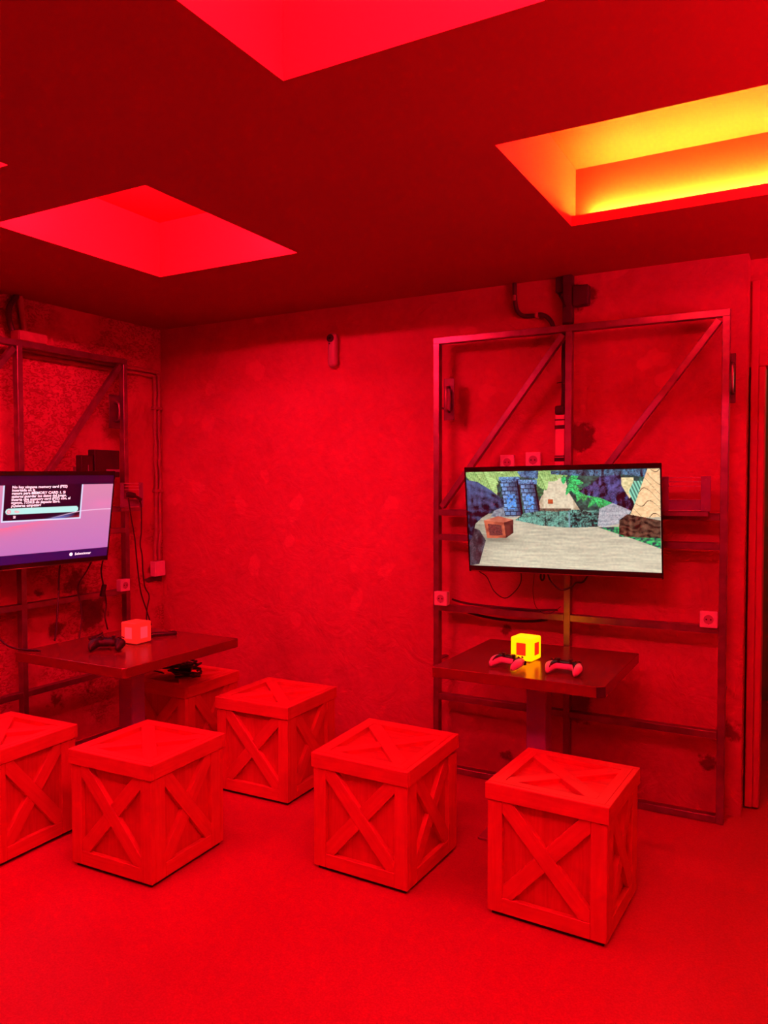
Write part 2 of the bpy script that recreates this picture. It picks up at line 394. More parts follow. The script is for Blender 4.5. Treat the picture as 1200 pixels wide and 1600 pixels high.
# ceiling with the light wells cut into it
WELLS = dict(A=(2.655, 3.50, -3.15, -2.242, 0.46), B=(0.987, 1.822, -1.905, -0.995, 0.267),
             C=(2.995, 3.86, -1.617, -0.757, 0.245), D=(0.72, 1.56, -3.15, -2.245, 0.28),
             E=(4.55, 5.40, -3.15, -2.242, 0.30), G=(2.995, 3.86, -4.75, -3.85, 0.28))
xs = sorted({-0.2, RX+0.2} | {v for q in WELLS.values() for v in q[:2]})
ys = sorted({RY-0.2, 0.25} | {v for q in WELLS.values() for v in q[2:4]})
V = []; Fc = []
for i in range(len(xs)-1):
    for j in range(len(ys)-1):
        mx_, my_ = (xs[i]+xs[i+1])/2, (ys[j]+ys[j+1])/2
        if any(q[0] < mx_ < q[1] and q[2] < my_ < q[3] for q in WELLS.values()): continue
        k = len(V); V += [(xs[i], ys[j], H), (xs[i], ys[j+1], H), (xs[i+1], ys[j+1], H), (xs[i+1], ys[j], H)]; Fc.append([k, k+1, k+2, k+3])
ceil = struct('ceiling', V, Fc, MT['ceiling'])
bm = bmesh.new(); bm.from_mesh(ceil.data); bmesh.ops.remove_doubles(bm, verts=bm.verts, dist=1e-5); bm.to_mesh(ceil.data); bm.free()
for key, (x0, x1, y0, y1, dp) in WELLS.items():
    z0, z1 = H, H+dp
    lip, led = 0.040, 0.060
    yb = y1+led if key == 'C' else y1
    v = [(x0, y0, z0), (x1, y0, z0), (x1, y0, z1), (x0, y0, z1), (x0, yb, z1), (x1, yb, z1)]
    f = [[0, 1, 2, 3], [3, 2, 5, 4]]
    if key == 'C':     # lip of the ceiling board, ledge behind it, wall set back
        v += [(x0, y1, z0), (x1, y1, z0), (x0, y1, z0+lip), (x1, y1, z0+lip), (x0, yb, z0+lip), (x1, yb, z0+lip)]
        f += [[6, 7, 9, 8], [8, 9, 11, 10], [10, 11, 5, 4], [0, 3, 4, 10, 8, 6], [1, 7, 9, 11, 5, 2]]
    else:
        v += [(x0, y1, z0), (x1, y1, z0)]
        f += [[6, 7, 5, 4], [0, 3, 4, 6], [1, 7, 5, 2]]
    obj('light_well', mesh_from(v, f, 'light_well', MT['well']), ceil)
    zs = z0+dp*0.62
    box('led_strip', (x0+0.03, y0+0.001, zs-0.014), (x1-0.03, y0+0.014, zs+0.014), MT['led_red_'+key], ceil)
    box('led_strip', (x1-0.014, y0+0.03, zs-0.014), (x1-0.001, y1-0.03, zs+0.014), MT['led_red_'+key], ceil)
    if key == 'C':
        box('led_strip', (x0+0.07, y1+0.028, z0+lip+0.0005), (x1-0.02, y1+0.046, z0+lip+0.0045), MT['led_amber'], ceil)

# ------------------------------------------------------------------ steel frames
T_, DPT = 0.032, 0.042
def steel_frame(name, label, P, x0, xc, x1, handles):
    """P(u, v, w): u along the wall, v out from the front of the frame (negative = towards the wall), w up"""
    base = Vector(P((x0+x1)/2, 0, 0))
    root = thing(name, label, 'metal frame', base)
    nrm = (Vector(P(0, 1, 0))-Vector(P(0, 0, 0))).normalized()
    def B(nm, a, b, wid=T_, dep=DPT, off=0.0):
        return bar(nm, Vector(P(a[0], off-dep/2, a[1]))-base, Vector(P(b[0], off-dep/2, b[1]))-base, wid, dep, MT['steel'], root, nrm)
    h = T_/2; top = 2.3143
    for xx in (x0+h, xc+h, x1-h): B('post', (xx, 0.001), (xx, top-T_))
    B('top_rail', (x0, top-h), (x1, top-h))
    B('bottom_rail', (x0+T_, 0.018), (xc, 0.018)); B('bottom_rail', (xc+T_, 0.018), (x1-T_, 0.018))
    for z in (1.4077, 1.2755, 0.8988, 0.4203):
        B('cross_rail', (x0+T_, z-h), (xc, z-h)); B('cross_rail', (xc+T_, z-h), (x1-T_, z-h))
    for a, b in ((x0+T_, xc), (xc+T_, x1-T_)):
        B('diagonal_brace', (a+0.012, 1.4077+0.012), (b-0.014, top-T_-0.012), T_*0.95, DPT*0.8, -0.003)
    for uu in (x0+h, x1-h):          # stand-off tabs that hold the frame to the wall
        for zz in (0.6, 1.95):
            bar('wall_tab', Vector(P(uu, -DPT, zz))-base, Vector(P(uu, -0.133, zz))-base, 0.03, 0.006, MT['steel'], root, (0, 0, 1))
    for (ua, ub, za, zb) in handles:
        um = (ua+ub)/2
        o = bar('handle_plate', Vector(P(um, -0.030, za))-base, Vector(P(um, -0.030, zb))-base, abs(ub-ua), 0.004, MT['handle'], root, nrm)
        pts = [P(um, -0.028, zb-0.045), P(um, 0.0, zb-0.05), P(um, 0.010, zb-0.075), P(um, 0.010, za+0.075), P(um, 0.0, za+0.05), P(um, -0.028, za+0.045)]
        obj('grab_handle', tube_mesh([Vector(p)-base for p in pts], 0.007, MT['steel'], 8, 5), o, mtx=o.matrix_basis.inverted())
    return root
FYP, FXP = -0.135, 0.140
PR = lambda u, v, w: (u, FYP-v, w)
PL = lambda u, v, w: (FXP+v, u, w)
fr_r = steel_frame('metal_frame', 'welded square-tube steel frame behind the game screen, right of the bare red wall', PR, 2.0891, 2.7966, 3.5326, [(2.137, 2.197, 1.88, 2.10), (3.5336, 3.556, 1.90, 2.12)])
fr_l = steel_frame('metal_frame', 'dark square-tube steel frame behind the menu screen, in the left corner', PL, -1.932, -1.1845, -0.4233, [(-0.545, -0.459, 1.885, 2.09)])

# slotted metal holders bolted to the frames beside the screens
def holder(label, P, u0, u1, z0, z1, front):
    root = thing('slotted_holder', label, 'bracket', P((u0+u1)/2, 0, z0))
    base = Vector(root.location)
    def bx(nm, ua, ub, va, vb, wa, wb, mat):
        a = Vector(P(ua, va, wa))-base; b = Vector(P(ub, vb, wb))-base
        lo = [min(p, q) for p, q in zip(a, b)]; hi = [max(p, q) for p, q in zip(a, b)]
        return box(nm, lo, hi, mat, root, 0.001)
    S = MT['steel_plate']; f = front; wd = u1-u0
    for ua, ub in ((u0, u0+wd*0.17), (u1-wd*0.19, u1)):
        s = bx('side_plate', ua, ub, f-0.004, f, z0, z1, S)
        for zz in (z0+0.015, z1-0.015):
            k = obj('bolt', cyl_mesh(0.004, 0.003, MT['steel'], 8), s)
            c = Vector(P((ua+ub)/2, f, zz))-base
            k.matrix_local = Matrix.Translation(c-Vector(s.location)) @ (Vector(P(0, 1, 0))-Vector(P(0, 0, 0))).to_track_quat('Z', 'Y').to_matrix().to_4x4()
    ui, uj = u0+wd*0.17, u1-wd*0.19
    for zz in (z1-0.004, z1-0.022, z1-0.042):
        bx('slat', ui, uj, f-0.030, f+0.001, zz-0.004, zz, MT['slat'])
    bx('tray_front', ui, uj, f-0.006, f-0.003, z0+0.006, z0+0.05, S)
    bx('slat', ui, uj, f-0.055, f+0.001, z0+0.05, z0+0.053, MT['slat'])
    bx('tray_floor', ui, uj, f-0.095, f+0.001, z0+0.001, z0+0.005, MT['slat'])
    bx('mounting_arm', u0+0.01, u1-0.01, 0.001, f-0.005, z0-0.022, z0-0.001, MT['steel'])
    return root
holder('slotted metal holder bolted to the frame, right of the game screen', PR, 3.255, 3.468, 1.418, 1.575, 0.06)
holder('slotted metal holder with a plug hanging in it, right of the menu screen', PL, -0.52, -0.335, 1.40, 1.555, 0.03)

# ------------------------------------------------------------------ televisions
def screen_mesh(name, img, u0, u1, v0, v1, mat):
    """fine grid of the picture; img[row from top, col] linear rgb"""
    h, wd = img.shape[:2]
    us = np.linspace(u0, u1, wd); vs = np.linspace(v1, v0, h)
    co = np.zeros((h*wd, 3)); co[:, 0] = np.tile(us, h); co[:, 1] = np.repeat(vs, wd)
    idx = np.arange(h*wd).reshape(h, wd)
    q = np.stack([idx[1:, :-1], idx[1:, 1:], idx[:-1, 1:], idx[:-1, :-1]], -1).reshape(-1, 4)
    me = bpy.data.meshes.new(name)
    me.from_pydata(co.tolist(), [], q.tolist())
    ca = me.color_attributes.new('picture', 'FLOAT_COLOR', 'POINT')
    rgba = np.ones((h*wd, 4), np.float32); rgba[:, :3] = img.reshape(-1, 3)
    ca.data.foreach_set('color', rgba.ravel())
    me.materials.append(mat); return me
def screen_mat(name, strength):
    m, nt, b = new_mat(name)
    b.inputs['Base Color'].default_value = (0.01, 0.01, 0.012, 1); b.inputs['Roughness'].default_value = 0.3
    a = N(nt, 'ShaderNodeAttribute', attribute_name='picture')
    nt.links.new(a.outputs['Color'], b.inputs['Emission Color']); b.inputs['Emission Strength'].default_value = strength
    m.cycles.emission_sampling = 'NONE'      # large dim panels: found by bounce rays, keeps the sampler on the real lamps
    return m
def lin(c): return np.array([(x/255/12.92 if x/255 <= 0.04045 else ((x/255+0.055)/1.055)**2.4) for x in c])
def vnoise(shape, cells, seed):
    rg = np.random.default_rng(seed); g = rg.random((cells[1]+2, cells[0]+2))
    y = np.linspace(0, cells[1], shape[0]); x = np.linspace(0, cells[0], shape[1])
    yi = y.astype(int); xi = x.astype(int); fy = (y-yi)[:, None]; fx = (x-xi)[None]
    fy = fy*fy*(3-2*fy); fx = fx*fx*(3-2*fx)
    a = g[np.ix_(yi, xi)]; b_ = g[np.ix_(yi, xi+1)]; c = g[np.ix_(yi+1, xi)]; d = g[np.ix_(yi+1, xi+1)]
    return (a*(1-fx)+b_*fx)*(1-fy)+(c*(1-fx)+d*fx)*fy
class Canvas:
    def __init__(s, wd, h, u0, u1, v0, v1):
        s.img = np.zeros((h, wd, 3)); s.U, s.V = np.meshgrid(np.linspace(u0, u1, wd), np.linspace(v1, v0, h)); s.sh = (h, wd)
    def poly(s, pts):
        ins = np.zeros(s.sh, bool); n = len(pts)
        for i in range(n):
            (x0, y0), (x1, y1) = pts[i], pts[(i+1) % n]
            if y0 == y1: continue
            c = ((y0 > s.V) != (y1 > s.V)) & (s.U < (x1-x0)*(s.V-y0)/(y1-y0)+x0); ins ^= c
        return ins
    def fill(s, mask, c0, c1=None, tex=None):
        c0 = lin(c0)
        if c1 is None: s.img[mask] = c0
        else:
            t = tex[mask][:, None]; s.img[mask] = c0*(1-t)+lin(c1)*t
def game_picture():
    """a generic sunlit jungle ruin: sand, stone pillars, leaves, boulders, a plain crate"""
    c = Canvas(480, 240, -0.458, 0.458, -0.223, 0.229); U, V = c.U, c.V; sh = c.sh
    n1 = vnoise(sh, (44, 26), 1); n2 = vnoise(sh, (110, 70), 2); n3 = vnoise(sh, (14, 80), 3); n4 = vnoise(sh, (70, 16), 4); n5 = vnoise(sh, (9, 6), 5); n6 = vnoise(sh, (220, 120), 6)
    cl = lambda x: np.clip(x, 0, 1)
    allm = np.ones(sh, bool)
    # sand with ripples, greyer towards the back and the left
    rip = np.sin((V+0.012*np.sin(U*17)+0.02*n5)*330)*0.5+0.5
    c.fill(allm, (128, 124, 110), (222, 214, 186), cl(0.30+0.25*n3+0.16*rip*n3+0.18*n2-(V+0.05)*1.2-cl(-0.25-U)*2.0))
    c.fill(V > 0.03, (14, 30, 34), (50, 110, 100), cl(n2*n1*1.6))
    c.fill(c.poly([(-0.46, -0.03), (-0.40, -0.05), (-0.37, -0.10), (-0.41, -0.215), (-0.46, -0.225)]), (18, 16, 26), (85, 84, 96), cl(n4*n6*1.5))
    # far path between the ruins
    c.fill(c.poly([(-0.11, 0.05), (-0.075, 0.12), (-0.07, 0.18), (0.035, 0.20), (0.05, 0.13), (0.10, 0.05)]), (165, 146, 118), (232, 220, 192), cl(0.4+0.5*n2-0.4*(np.abs(U+0.0)>0.07)))
    c.fill(c.poly([(-0.34, 0.015), (-0.20, 0.015), (-0.22, 0.06), (-0.30, 0.075)]), (84, 92, 106), (150, 158, 168), n2)
    c.fill(c.poly([(-0.105, 0.10), (-0.07, 0.12), (-0.06, 0.19), (-0.10, 0.20)]), (20, 44, 34), (70, 130, 80), n2)
    # leaves across the top
    for i, (u, v, a, l, wd) in enumerate([(-0.47, 0.235, -0.35, .19, .045), (-0.42, 0.24, -0.95, .15, .04), (-0.37, 0.235, -1.15, .15, .035), (-0.35, 0.235, -0.25, .17, .035), (-0.27, 0.235, -0.15, .12, .03), (-0.10, 0.24, -1.15, .11, .03), (-0.085, .235, -.5, .10, .03), (-0.06, 0.235, -0.2, .12, .03)]):
        du, dv = math.cos(a), math.sin(a); s_ = (U-u)*du+(V-v)*dv; t_ = -(U-u)*dv+(V-v)*du
        lm_ = (s_ > 0) & (s_ < l) & (np.abs(t_) < wd*np.sin(cl(s_/l)*PI)**0.7)
        vein = (np.abs(np.sin((s_-np.abs(t_)*0.8)*240)) < 0.3)*0.35+(np.abs(t_) < 0.002)*0.4
        c.fill(lm_, (70, 118, 44), (184, 220, 140), cl(0.35+0.5*n2+0.25*(t_ > 0)-vein))
    # stone pillars, blocks with dark joints, lit on the left, dark on the right
    for (x0, x1, zt, zb, k) in ((-0.283, -0.190, 0.196, 0.020, 0.10), (-0.186, -0.106, 0.180, 0.030, 0.14)):
        lean = (zt-V)*k; xl = x0+lean; xr = x1+lean; m = (V < zt) & (V > zb) & (U > xl) & (U < xr)
        t = (U-xl)/(xr-xl); row = np.floor((V-zb)*52); col = np.floor(t*3.2+(row % 2)*0.5)
        shade = cl(1.15-1.3*t)+0.15; blk = ((row*7+col*13) % 5)/5
        c.fill(m, (14, 16, 46), (120, 168, 224), cl(shade*(0.25+0.5*blk+0.5*n6)))
        fr_ = (V-zb)*52-row; fc_ = t*3.2+(row % 2)*0.5-col
        c.fill(m & ((fr_ < 0.2) | (fc_ < 0.13)), (10, 10, 34))
        c.fill(m & (t > 0.88), (6, 5, 16))
        cap = (V < zt+0.008) & (V > zt-0.012) & (U > x0-0.006) & (U < x1+0.006)
        c.fill(cap, (26, 44, 96), (120, 170, 220), cl(n6*1.2-0.3*(V < zt-0.004)))
        blue = m & (np.abs(t-0.45) < 0.25) & (np.abs(V-(zt+zb)/2+0.02) < 0.035)
        c.fill(blue & (n2 > 0.42), (40, 110, 210), (110, 180, 240), n6)
    c.fill(c.poly([(-0.195, 0.229), (-0.09, 0.229), (-0.095, 0.192), (-0.18, 0.202)]), (16, 26, 60), (96, 146, 196), cl(n4*n6*1.7))
    # big dark boulder on the left, pointing inwards
    ridge = cl(np.sin((V*1.0+0.35*U+0.05*n5+0.012*n1)*150)*0.13+0.45*n4+0.3*n6-0.12+(V-0.10)*2.0)
    c.fill(c.poly([(-0.46, 0.192), (-0.40, 0.182), (-0.33, 0.140), (-0.266, 0.092), (-0.272, 0.062), (-0.33, 0.040), (-0.385, 0.010), (-0.42, -0.02), (-0.435, -0.07), (-0.46, -0.12)]), (5, 5, 18), (92, 122, 186), ridge*0.85)
    # ruined low wall
    c.fill(c.poly([(-0.215, 0.0), (-0.17, 0.032), (-0.07, 0.046), (0.07, 0.050), (0.19, 0.045), (0.183, -0.026), (0.05, -0.032), (-0.08, -0.025)]), (10, 22, 26), (132, 216, 196), cl(n1*0.55+n6*0.65-0.25-0.4*(np.abs(np.sin(U*48)) < 0.08)))
    c.fill(c.poly([(0.052, 0.035), (0.19, 0.045), (0.183, -0.026), (0.054, -0.032)]), (8, 14, 20), (86, 160, 150), cl(n6*n2*1.8-0.1))
    c.fill((np.abs(U-0.05) < 0.004) & (V < 0.04) & (V > -0.03), (110, 150, 160))
    c.fill(c.poly([(-0.09, 0.047), (-0.02, 0.040), (0.06, 0.047), (0.06, 0.056), (-0.09, 0.056)]), (40, 30, 24), (130, 110, 90), n6)
    # ferns
    rg = np.random.default_rng(3)
    for i in range(26):
        u, v = 0.03+0.20*rg.random(), 0.0; v = 0.195-(u-0.03)*0.62+0.03*(rg.random()-0.5); a = rg.uniform(-2.6, 0.6); l = rg.uniform(0.03, 0.075)
        du, dv = math.cos(a), math.sin(a); s_ = (U-u)*du+(V-v)*dv; t_ = -(U-u)*dv+(V-v)*du
        lm_ = (s_ > 0) & (s_ < l) & (np.abs(t_) < 0.012*np.sin(cl(s_/l)*PI))
        g = rg.random(); c.fill(lm_, (8, 46+int(40*g), 22), (60, 190+int(50*g), 100+int(40*g)), cl(n6*1.1))
    c.fill(c.poly([(0.19, 0.055), (0.26, 0.085), (0.34, 0.06), (0.30, -0.005), (0.20, -0.03), (0.18, -0.02)]), (112, 118, 132), (206, 206, 208), cl(0.35*n3+0.6*n6))
    c.fill(c.poly([(0.095, 0.135), (0.155, 0.165), (0.20, 0.20), (0.285, 0.205), (0.345, 0.085), (0.335, 0.045), (0.30, 0.060), (0.25, 0.080), (0.19, 0.105), (0.13, 0.115)]), (5, 5, 14), (110, 120, 205), cl(np.sin((V-0.45*U+0.02*n1)*150)*0.10+n4*0.6+n6*0.4-0.32-cl(U-0.26)*3))
    c.fill(c.poly([(-0.03, 0.229), (0.41, 0.229), (0.40, 0.192), (0.30, 0.205), (0.20, 0.200), (0.06, 0.205), (-0.03, 0.212)]), (8, 12, 24), (84, 134, 172), cl(n4*n6*1.9-0.1))
    c.fill(c.poly([(0.29, 0.192), (0.345, 0.192), (0.345, 0.12), (0.325, 0.10), (0.29, 0.16)]), (190, 176, 124), (244, 228, 178), n2)
    c.fill(c.poly([(0.322, 0.13), (0.345, 0.178), (0.395, 0.175), (0.378, 0.11), (0.347, 0.075)]), (34, 100, 84), (140, 218, 190), cl(0.5+0.5*np.sin((U+V*0.45)*430)))
    # cracked cream slab and the dark ledge below it
    slab = c.poly([(0.405, 0.229), (0.458, 0.229), (0.458, 0.02), (0.32, 0.015), (0.345, 0.07)])
    c.fill(slab, (222, 180, 132), (250, 216, 168), n2)
    c.fill(slab & (np.abs(np.sin(V*70+1.6*np.sin(U*52+V*20)+U*34)) < 0.09), (64, 38, 24))
    c.fill(c.poly([(0.277, 0.005), (0.315, 0.032), (0.458, 0.005), (0.458, -0.072), (0.275, -0.068)]), (16, 9, 8), (132, 96, 76), cl(np.sin((V+0.008*np.sin(U*60)+0.02*n1)*240)*0.18+n4*0.6+n6*0.25-0.15))
    c.fill(c.poly([(0.18, -0.028), (0.276, -0.025), (0.276, -0.068), (0.458, -0.072), (0.458, -0.118), (0.36, -0.085)]), (20, 44, 66), (50, 200, 110), cl(n2*1.5-0.35))
    # plain wooden crate and a small far box, with soft ground shadows
    sh_ = np.exp(-(((U+0.31)/0.10)**2+((V+0.092)/0.020)**2)); c.img *= (1-0.55*sh_)[..., None]
    c.fill(c.poly([(-0.376, -0.003), (-0.272, -0.012), (-0.265, -0.086), (-0.362, -0.088)]), (132, 54, 40), (206, 104, 74), n1)
    c.fill(c.poly([(-0.272, -0.012), (-0.224, 0.002), (-0.226, -0.060), (-0.265, -0.086)]), (58, 22, 22), (112, 50, 42), n1)
    c.fill(c.poly([(-0.376, -0.003), (-0.272, -0.012), (-0.224, 0.002), (-0.30, 0.018)]), (170, 84, 64), (222, 132, 104), n1)
    c.fill(c.poly([(-0.356, -0.019), (-0.286, -0.025), (-0.281, -0.073), (-0.349, -0.075)]), (74, 30, 34), (126, 62, 56), cl(n6*1.2))
    c.fill(c.poly([(-0.05, 0.098), (-0.025, 0.098), (-0.025, 0.076), (-0.05, 0.076)]), (150, 60, 30), (196, 92, 50), n2)
    return c.img
def menu_picture(k):
    c = Canvas(320, 176, -0.446*k/0.97, 0.446*k/0.97, -0.236, 0.236); U, V = c.U/k, c.V/k; c.U, c.V = U, V
    dark = lin((38, 4, 44)); low = lin((45, 10, 80))
    t = np.clip((V+0.19)/0.385, 0, 1)[..., None]
    body = lin((200, 118, 190))*(1-t)+lin((222, 138, 176))*t
    img = np.where((np.abs(V) < 0.193)[..., None], body, np.where((V > 0)[..., None], dark, low))
    inb = np.abs(V) < 0.193
    wave = 0.032+0.010*np.sin((U-0.20)*7)-np.clip(0.27-U, 0, 1)**1.15*0.17
    d = V-wave
    glow = np.exp(-(np.clip(-d, 0, 1)/0.035)**1.2)*(d < 0.0)*np.clip((0.26-U)/0.35, 0, 1)
    img += (inb*glow)[..., None]*(lin((255, 110, 150))-img)*0.85
    hi = np.exp(-((d-0.03)/0.03)**2)*np.clip((U-0.28)/0.1, 0, 1)
    img += (inb*hi)[..., None]*(lin((240, 130, 185))-img)*0.6
    dlg = (U > -0.169) & (U < 0.2705) & (V > -0.004) & (V < 0.196)
    dd = np.ones(c.sh)[..., None]*lin((26, 2, 30))
    band = np.exp(-((d+0.012)/0.011)**2)[..., None]; dd = dd+band*(lin((110, 130, 225))-dd)*np.clip((0.24-U)/0.12, 0, 1)[..., None]
    band2 = np.exp(-((d+0.035)/0.014)**2)[..., None]; dd = dd+band2*(lin((170, 40, 60))-dd)*0.8
    img = np.where(dlg[..., None], dd, img)
    line = np.exp(-((d)/0.0022)**2)*(U > 0.0)*inb
    img += line[..., None]*(lin((255, 215, 245))-img)*np.clip((U-0.05)/0.2, 0, 1)[..., None]
    brd = (inb & (V > -0.007) & (((np.abs(U+0.169) < 0.0045) | (np.abs(U-0.2705) < 0.0045)) | ((np.abs(V+0.0045) < 0.0032) & (U > -0.169) & (U < 0.2705)))) & (V < 0.196)
    img = np.where(brd[..., None], lin((225, 225, 255)), img)
    su = np.clip(np.abs(U-0.0515)-0.187, 0, 1); btn = np.sqrt(su**2+(V-0.0500)**2) < 0.0165
    img = np.where(btn[..., None], lin((190, 245, 240)), img)
    return img
def text_mesh(body, size, mat, align='LEFT'):
    cv = bpy.data.curves.new('t', 'FONT'); cv.body = body; cv.size = size; cv.align_x = align; cv.resolution_u = 2; cv.offset = size*0.022
    t = link(bpy.data.objects.new('t', cv)); dg = bpy.context.evaluated_depsgraph_get()
    me = bpy.data.meshes.new_from_object(t.evaluated_get(dg)); bpy.data.objects.remove(t); bpy.data.curves.remove(cv)
    me.materials.clear(); me.materials.append(mat); return me
def tv(name, label, c, yaw, tilt, roll, W, asp, img, strength, mount_to):
    Hh = W/asp
    ex = Vector((math.cos(yaw), math.sin(yaw), 0)); n = Vector((math.sin(yaw), -math.cos(yaw), 0))
    up = Vector((0, 0, 1))*math.cos(tilt)+n*math.sin(tilt)
    e2 = ex*math.cos(roll)+up*math.sin(roll); u2 = up*math.cos(roll)-ex*math.sin(roll); nn = e2.cross(u2)
    root = link(bpy.data.objects.new(name, None)); tag(root, label, 'television')
    root.matrix_world = frame_mtx(Vector(c), e2, u2, nn)     # local x right, y up, z towards viewer
    bz = 0.007; tb, bb = 0.024*W/0.93, 0.030*W/0.93
    w2, h2 = W/2, Hh/2
    box('back_shell', (-w2+0.004, -h2+0.004, -0.030), (w2-0.004, h2-0.004, -0.0095), MT['bezel'], root, 0.003)
    box('back_housing', (-w2*0.75, -h2*0.75, -0.052), (w2*0.75, h2*0.6, -0.0301), MT['bezel'], root, 0.006)
    box('bezel', (-w2, h2-tb, -0.009), (w2, h2, 0.0), MT['bezel'], root, 0.002)
    lower = box('bezel', (-w2, -h2, -0.009), (w2, -h2+bb, 0.0), MT['bezel'], root, 0.002)
    box('bezel', (-w2, -h2+bb, -0.009), (-w2+bz, h2-tb, 0.0), MT['bezel'], root, 0.0015)
    box('bezel', (w2-bz, -h2+bb, -0.009), (w2, h2-tb, 0.0), MT['bezel'], root, 0.0015)
    st = box('bezel_strip', (-w2+0.012, -0.0035, 0.0046), (w2-0.006, 0.0005, 0.0058), MT['chrome'], lower)
    st.location.y = -bb/2+0.004
    scr = obj('screen', screen_mesh('screen', img, -w2+bz, w2-bz, -h2+bb, h2-tb, screen_mat(name+'_picture', strength)), root, (0, 0, -0.004))
    # mount: a plate on the back and an arm to the frame's middle post
    inv = root.matrix_world.inverted()
    box('mount_plate', (-0.10, -0.10, -0.058), (0.10, 0.10, -0.0521), MT['steel'], root, 0.001)
    a = Vector((0, 0, -0.058)); b_ = inv @ Vector(mount_to)
    bar('mount_arm', a, b_, 0.03, 0.03, MT['steel'], root, (0, 1, 0))
    return root, scr
TVR = tv('television', 'wall television showing a jungle game scene above the right table', (2.818, -0.302, 1.369), 0.010, 0.111, 0.010, 0.93, 1.78, game_picture(), 1.15, (2.8126, -0.136, 1.38))
K = 0.97
cam_p = Vector((3.8646, -3.9089, 1.5439)); cl = cam_p+(Vector((0.283, -1.211, 1.356))-cam_p)*K
TVL = tv('television', 'wall television showing a Spanish save prompt on a pink menu, cut by the left edge', cl, PI/2-0.157, 0.202, 0.014, 0.92*K, 1.76, menu_picture(K), 1.0, (0.141, -1.1685, 1.34))
scr = TVL[1]
def stext(s, u, v, size, mat, sx=1.0):
    o = obj('screen_text', text_mesh(s, size*K, mat), TVL[0], (u*K, v*K, -0.0034)); o.scale = (sx, 1, 1); return o
lines = ['No hay ninguna memory card (PS2)', 'insertada en la', 'ranura para MEMORY CARD 1. Si', 'quieres guardar los datos del juego,', 'inserta una memory card (PS2) con, al', 'menos, 735KB de espacio libre.', '¿Quieres empezar?']
for i, s in enumerate(lines): stext(s, -0.124, 0.1725-i*0.0163, 0.0195, MT['txt_white'], 1.07)
stext('No', -0.104, 0.0435, 0.019, MT['txt_dark']); stext('Sí', -0.109, 0.0150, 0.019, MT['txt_white'])
stext('Seleccionar', 0.252, -0.2125, 0.0195, MT['txt_white'], 1.10)
d_ = obj('screen_icon', cyl_mesh(0.0095*K, 0.0006, MT['txt_white'], 20), TVL[0], (0.2297*K, -0.2060*K, -0.0036))
d_ = obj('screen_icon', cyl_mesh(0.0105*K, 0.0006, MT['txt_dark'], 20), TVL[0], (-0.133*K, 0.0500*K, -0.0036))
cr_ = obj('icon_cross', text_mesh('X', 0.016*K, MT['txt_white'], 'CENTER'), d_, (0, -0.0055, 0.0008))

# ------------------------------------------------------------------ tables
def table(label, x0, x1, y0, y1, z, cham, base, colw=0.09):
    cx, cy = (x0+x1)/2, (y0+y1)/2
    root = thing('square_table', label, 'table', (cx, cy, 0))
    th = 0.046; hx, hy = (x1-x0)/2, (y1-y0)/2
    poly = [(-hx, -hy), (hx-cham, -hy), (hx, -hy+cham), (hx, hy), (-hx, hy)]
    me = prism_mesh(poly, z-th, z, MT['tabletop'], 'tabletop')
    bm = bmesh.new(); bm.from_mesh(me); bmesh.ops.bevel(bm, geom=list(bm.edges), offset=0.002, segments=1, affect='EDGES'); bm.to_mesh(me); bm.free()
    top = obj('tabletop', me, root)
    if cham > 0.02:
        a = Vector((hx-cham, -hy, z-th/2)); b = Vector((hx, -hy+cham, z-th/2)); nrm = Vector((1, -1, 0)).normalized()
        bar('bare_corner', a+nrm*0.0008, b+nrm*0.0008, th-0.006, 0.003, MT['bare_edge'], top, nrm, 0.0)
    h = colw/2
    col = box('column', (-h, -h, 0.012), (h, h, z-th-0.008), MT['column'], root, 0.004)
    box('mounting_plate', (-0.16, -0.16, z-th-0.008), (0.16, 0.16, z-th), MT['column'], root)
    bx0, bx1, by0, by1 = base
    box('base_plate', (bx0-cx, by0-cy, 0.0), (bx1-cx, by1-cy, 0.012), MT['base'], root, 0.003)
    return root
TZ = 0.749
table('dark square table with two pale controllers, in front of the right steel frame', 2.425, 3.162, -0.860, -0.160, TZ, 0.028, (2.61, 2.98, -0.79, -0.23))
table('dark square table with the black controller, below the menu screen', 0.552, 1.274, -1.527, -0.765, TZ, 0.012, (0.72, 1.10, -1.40, -0.90))

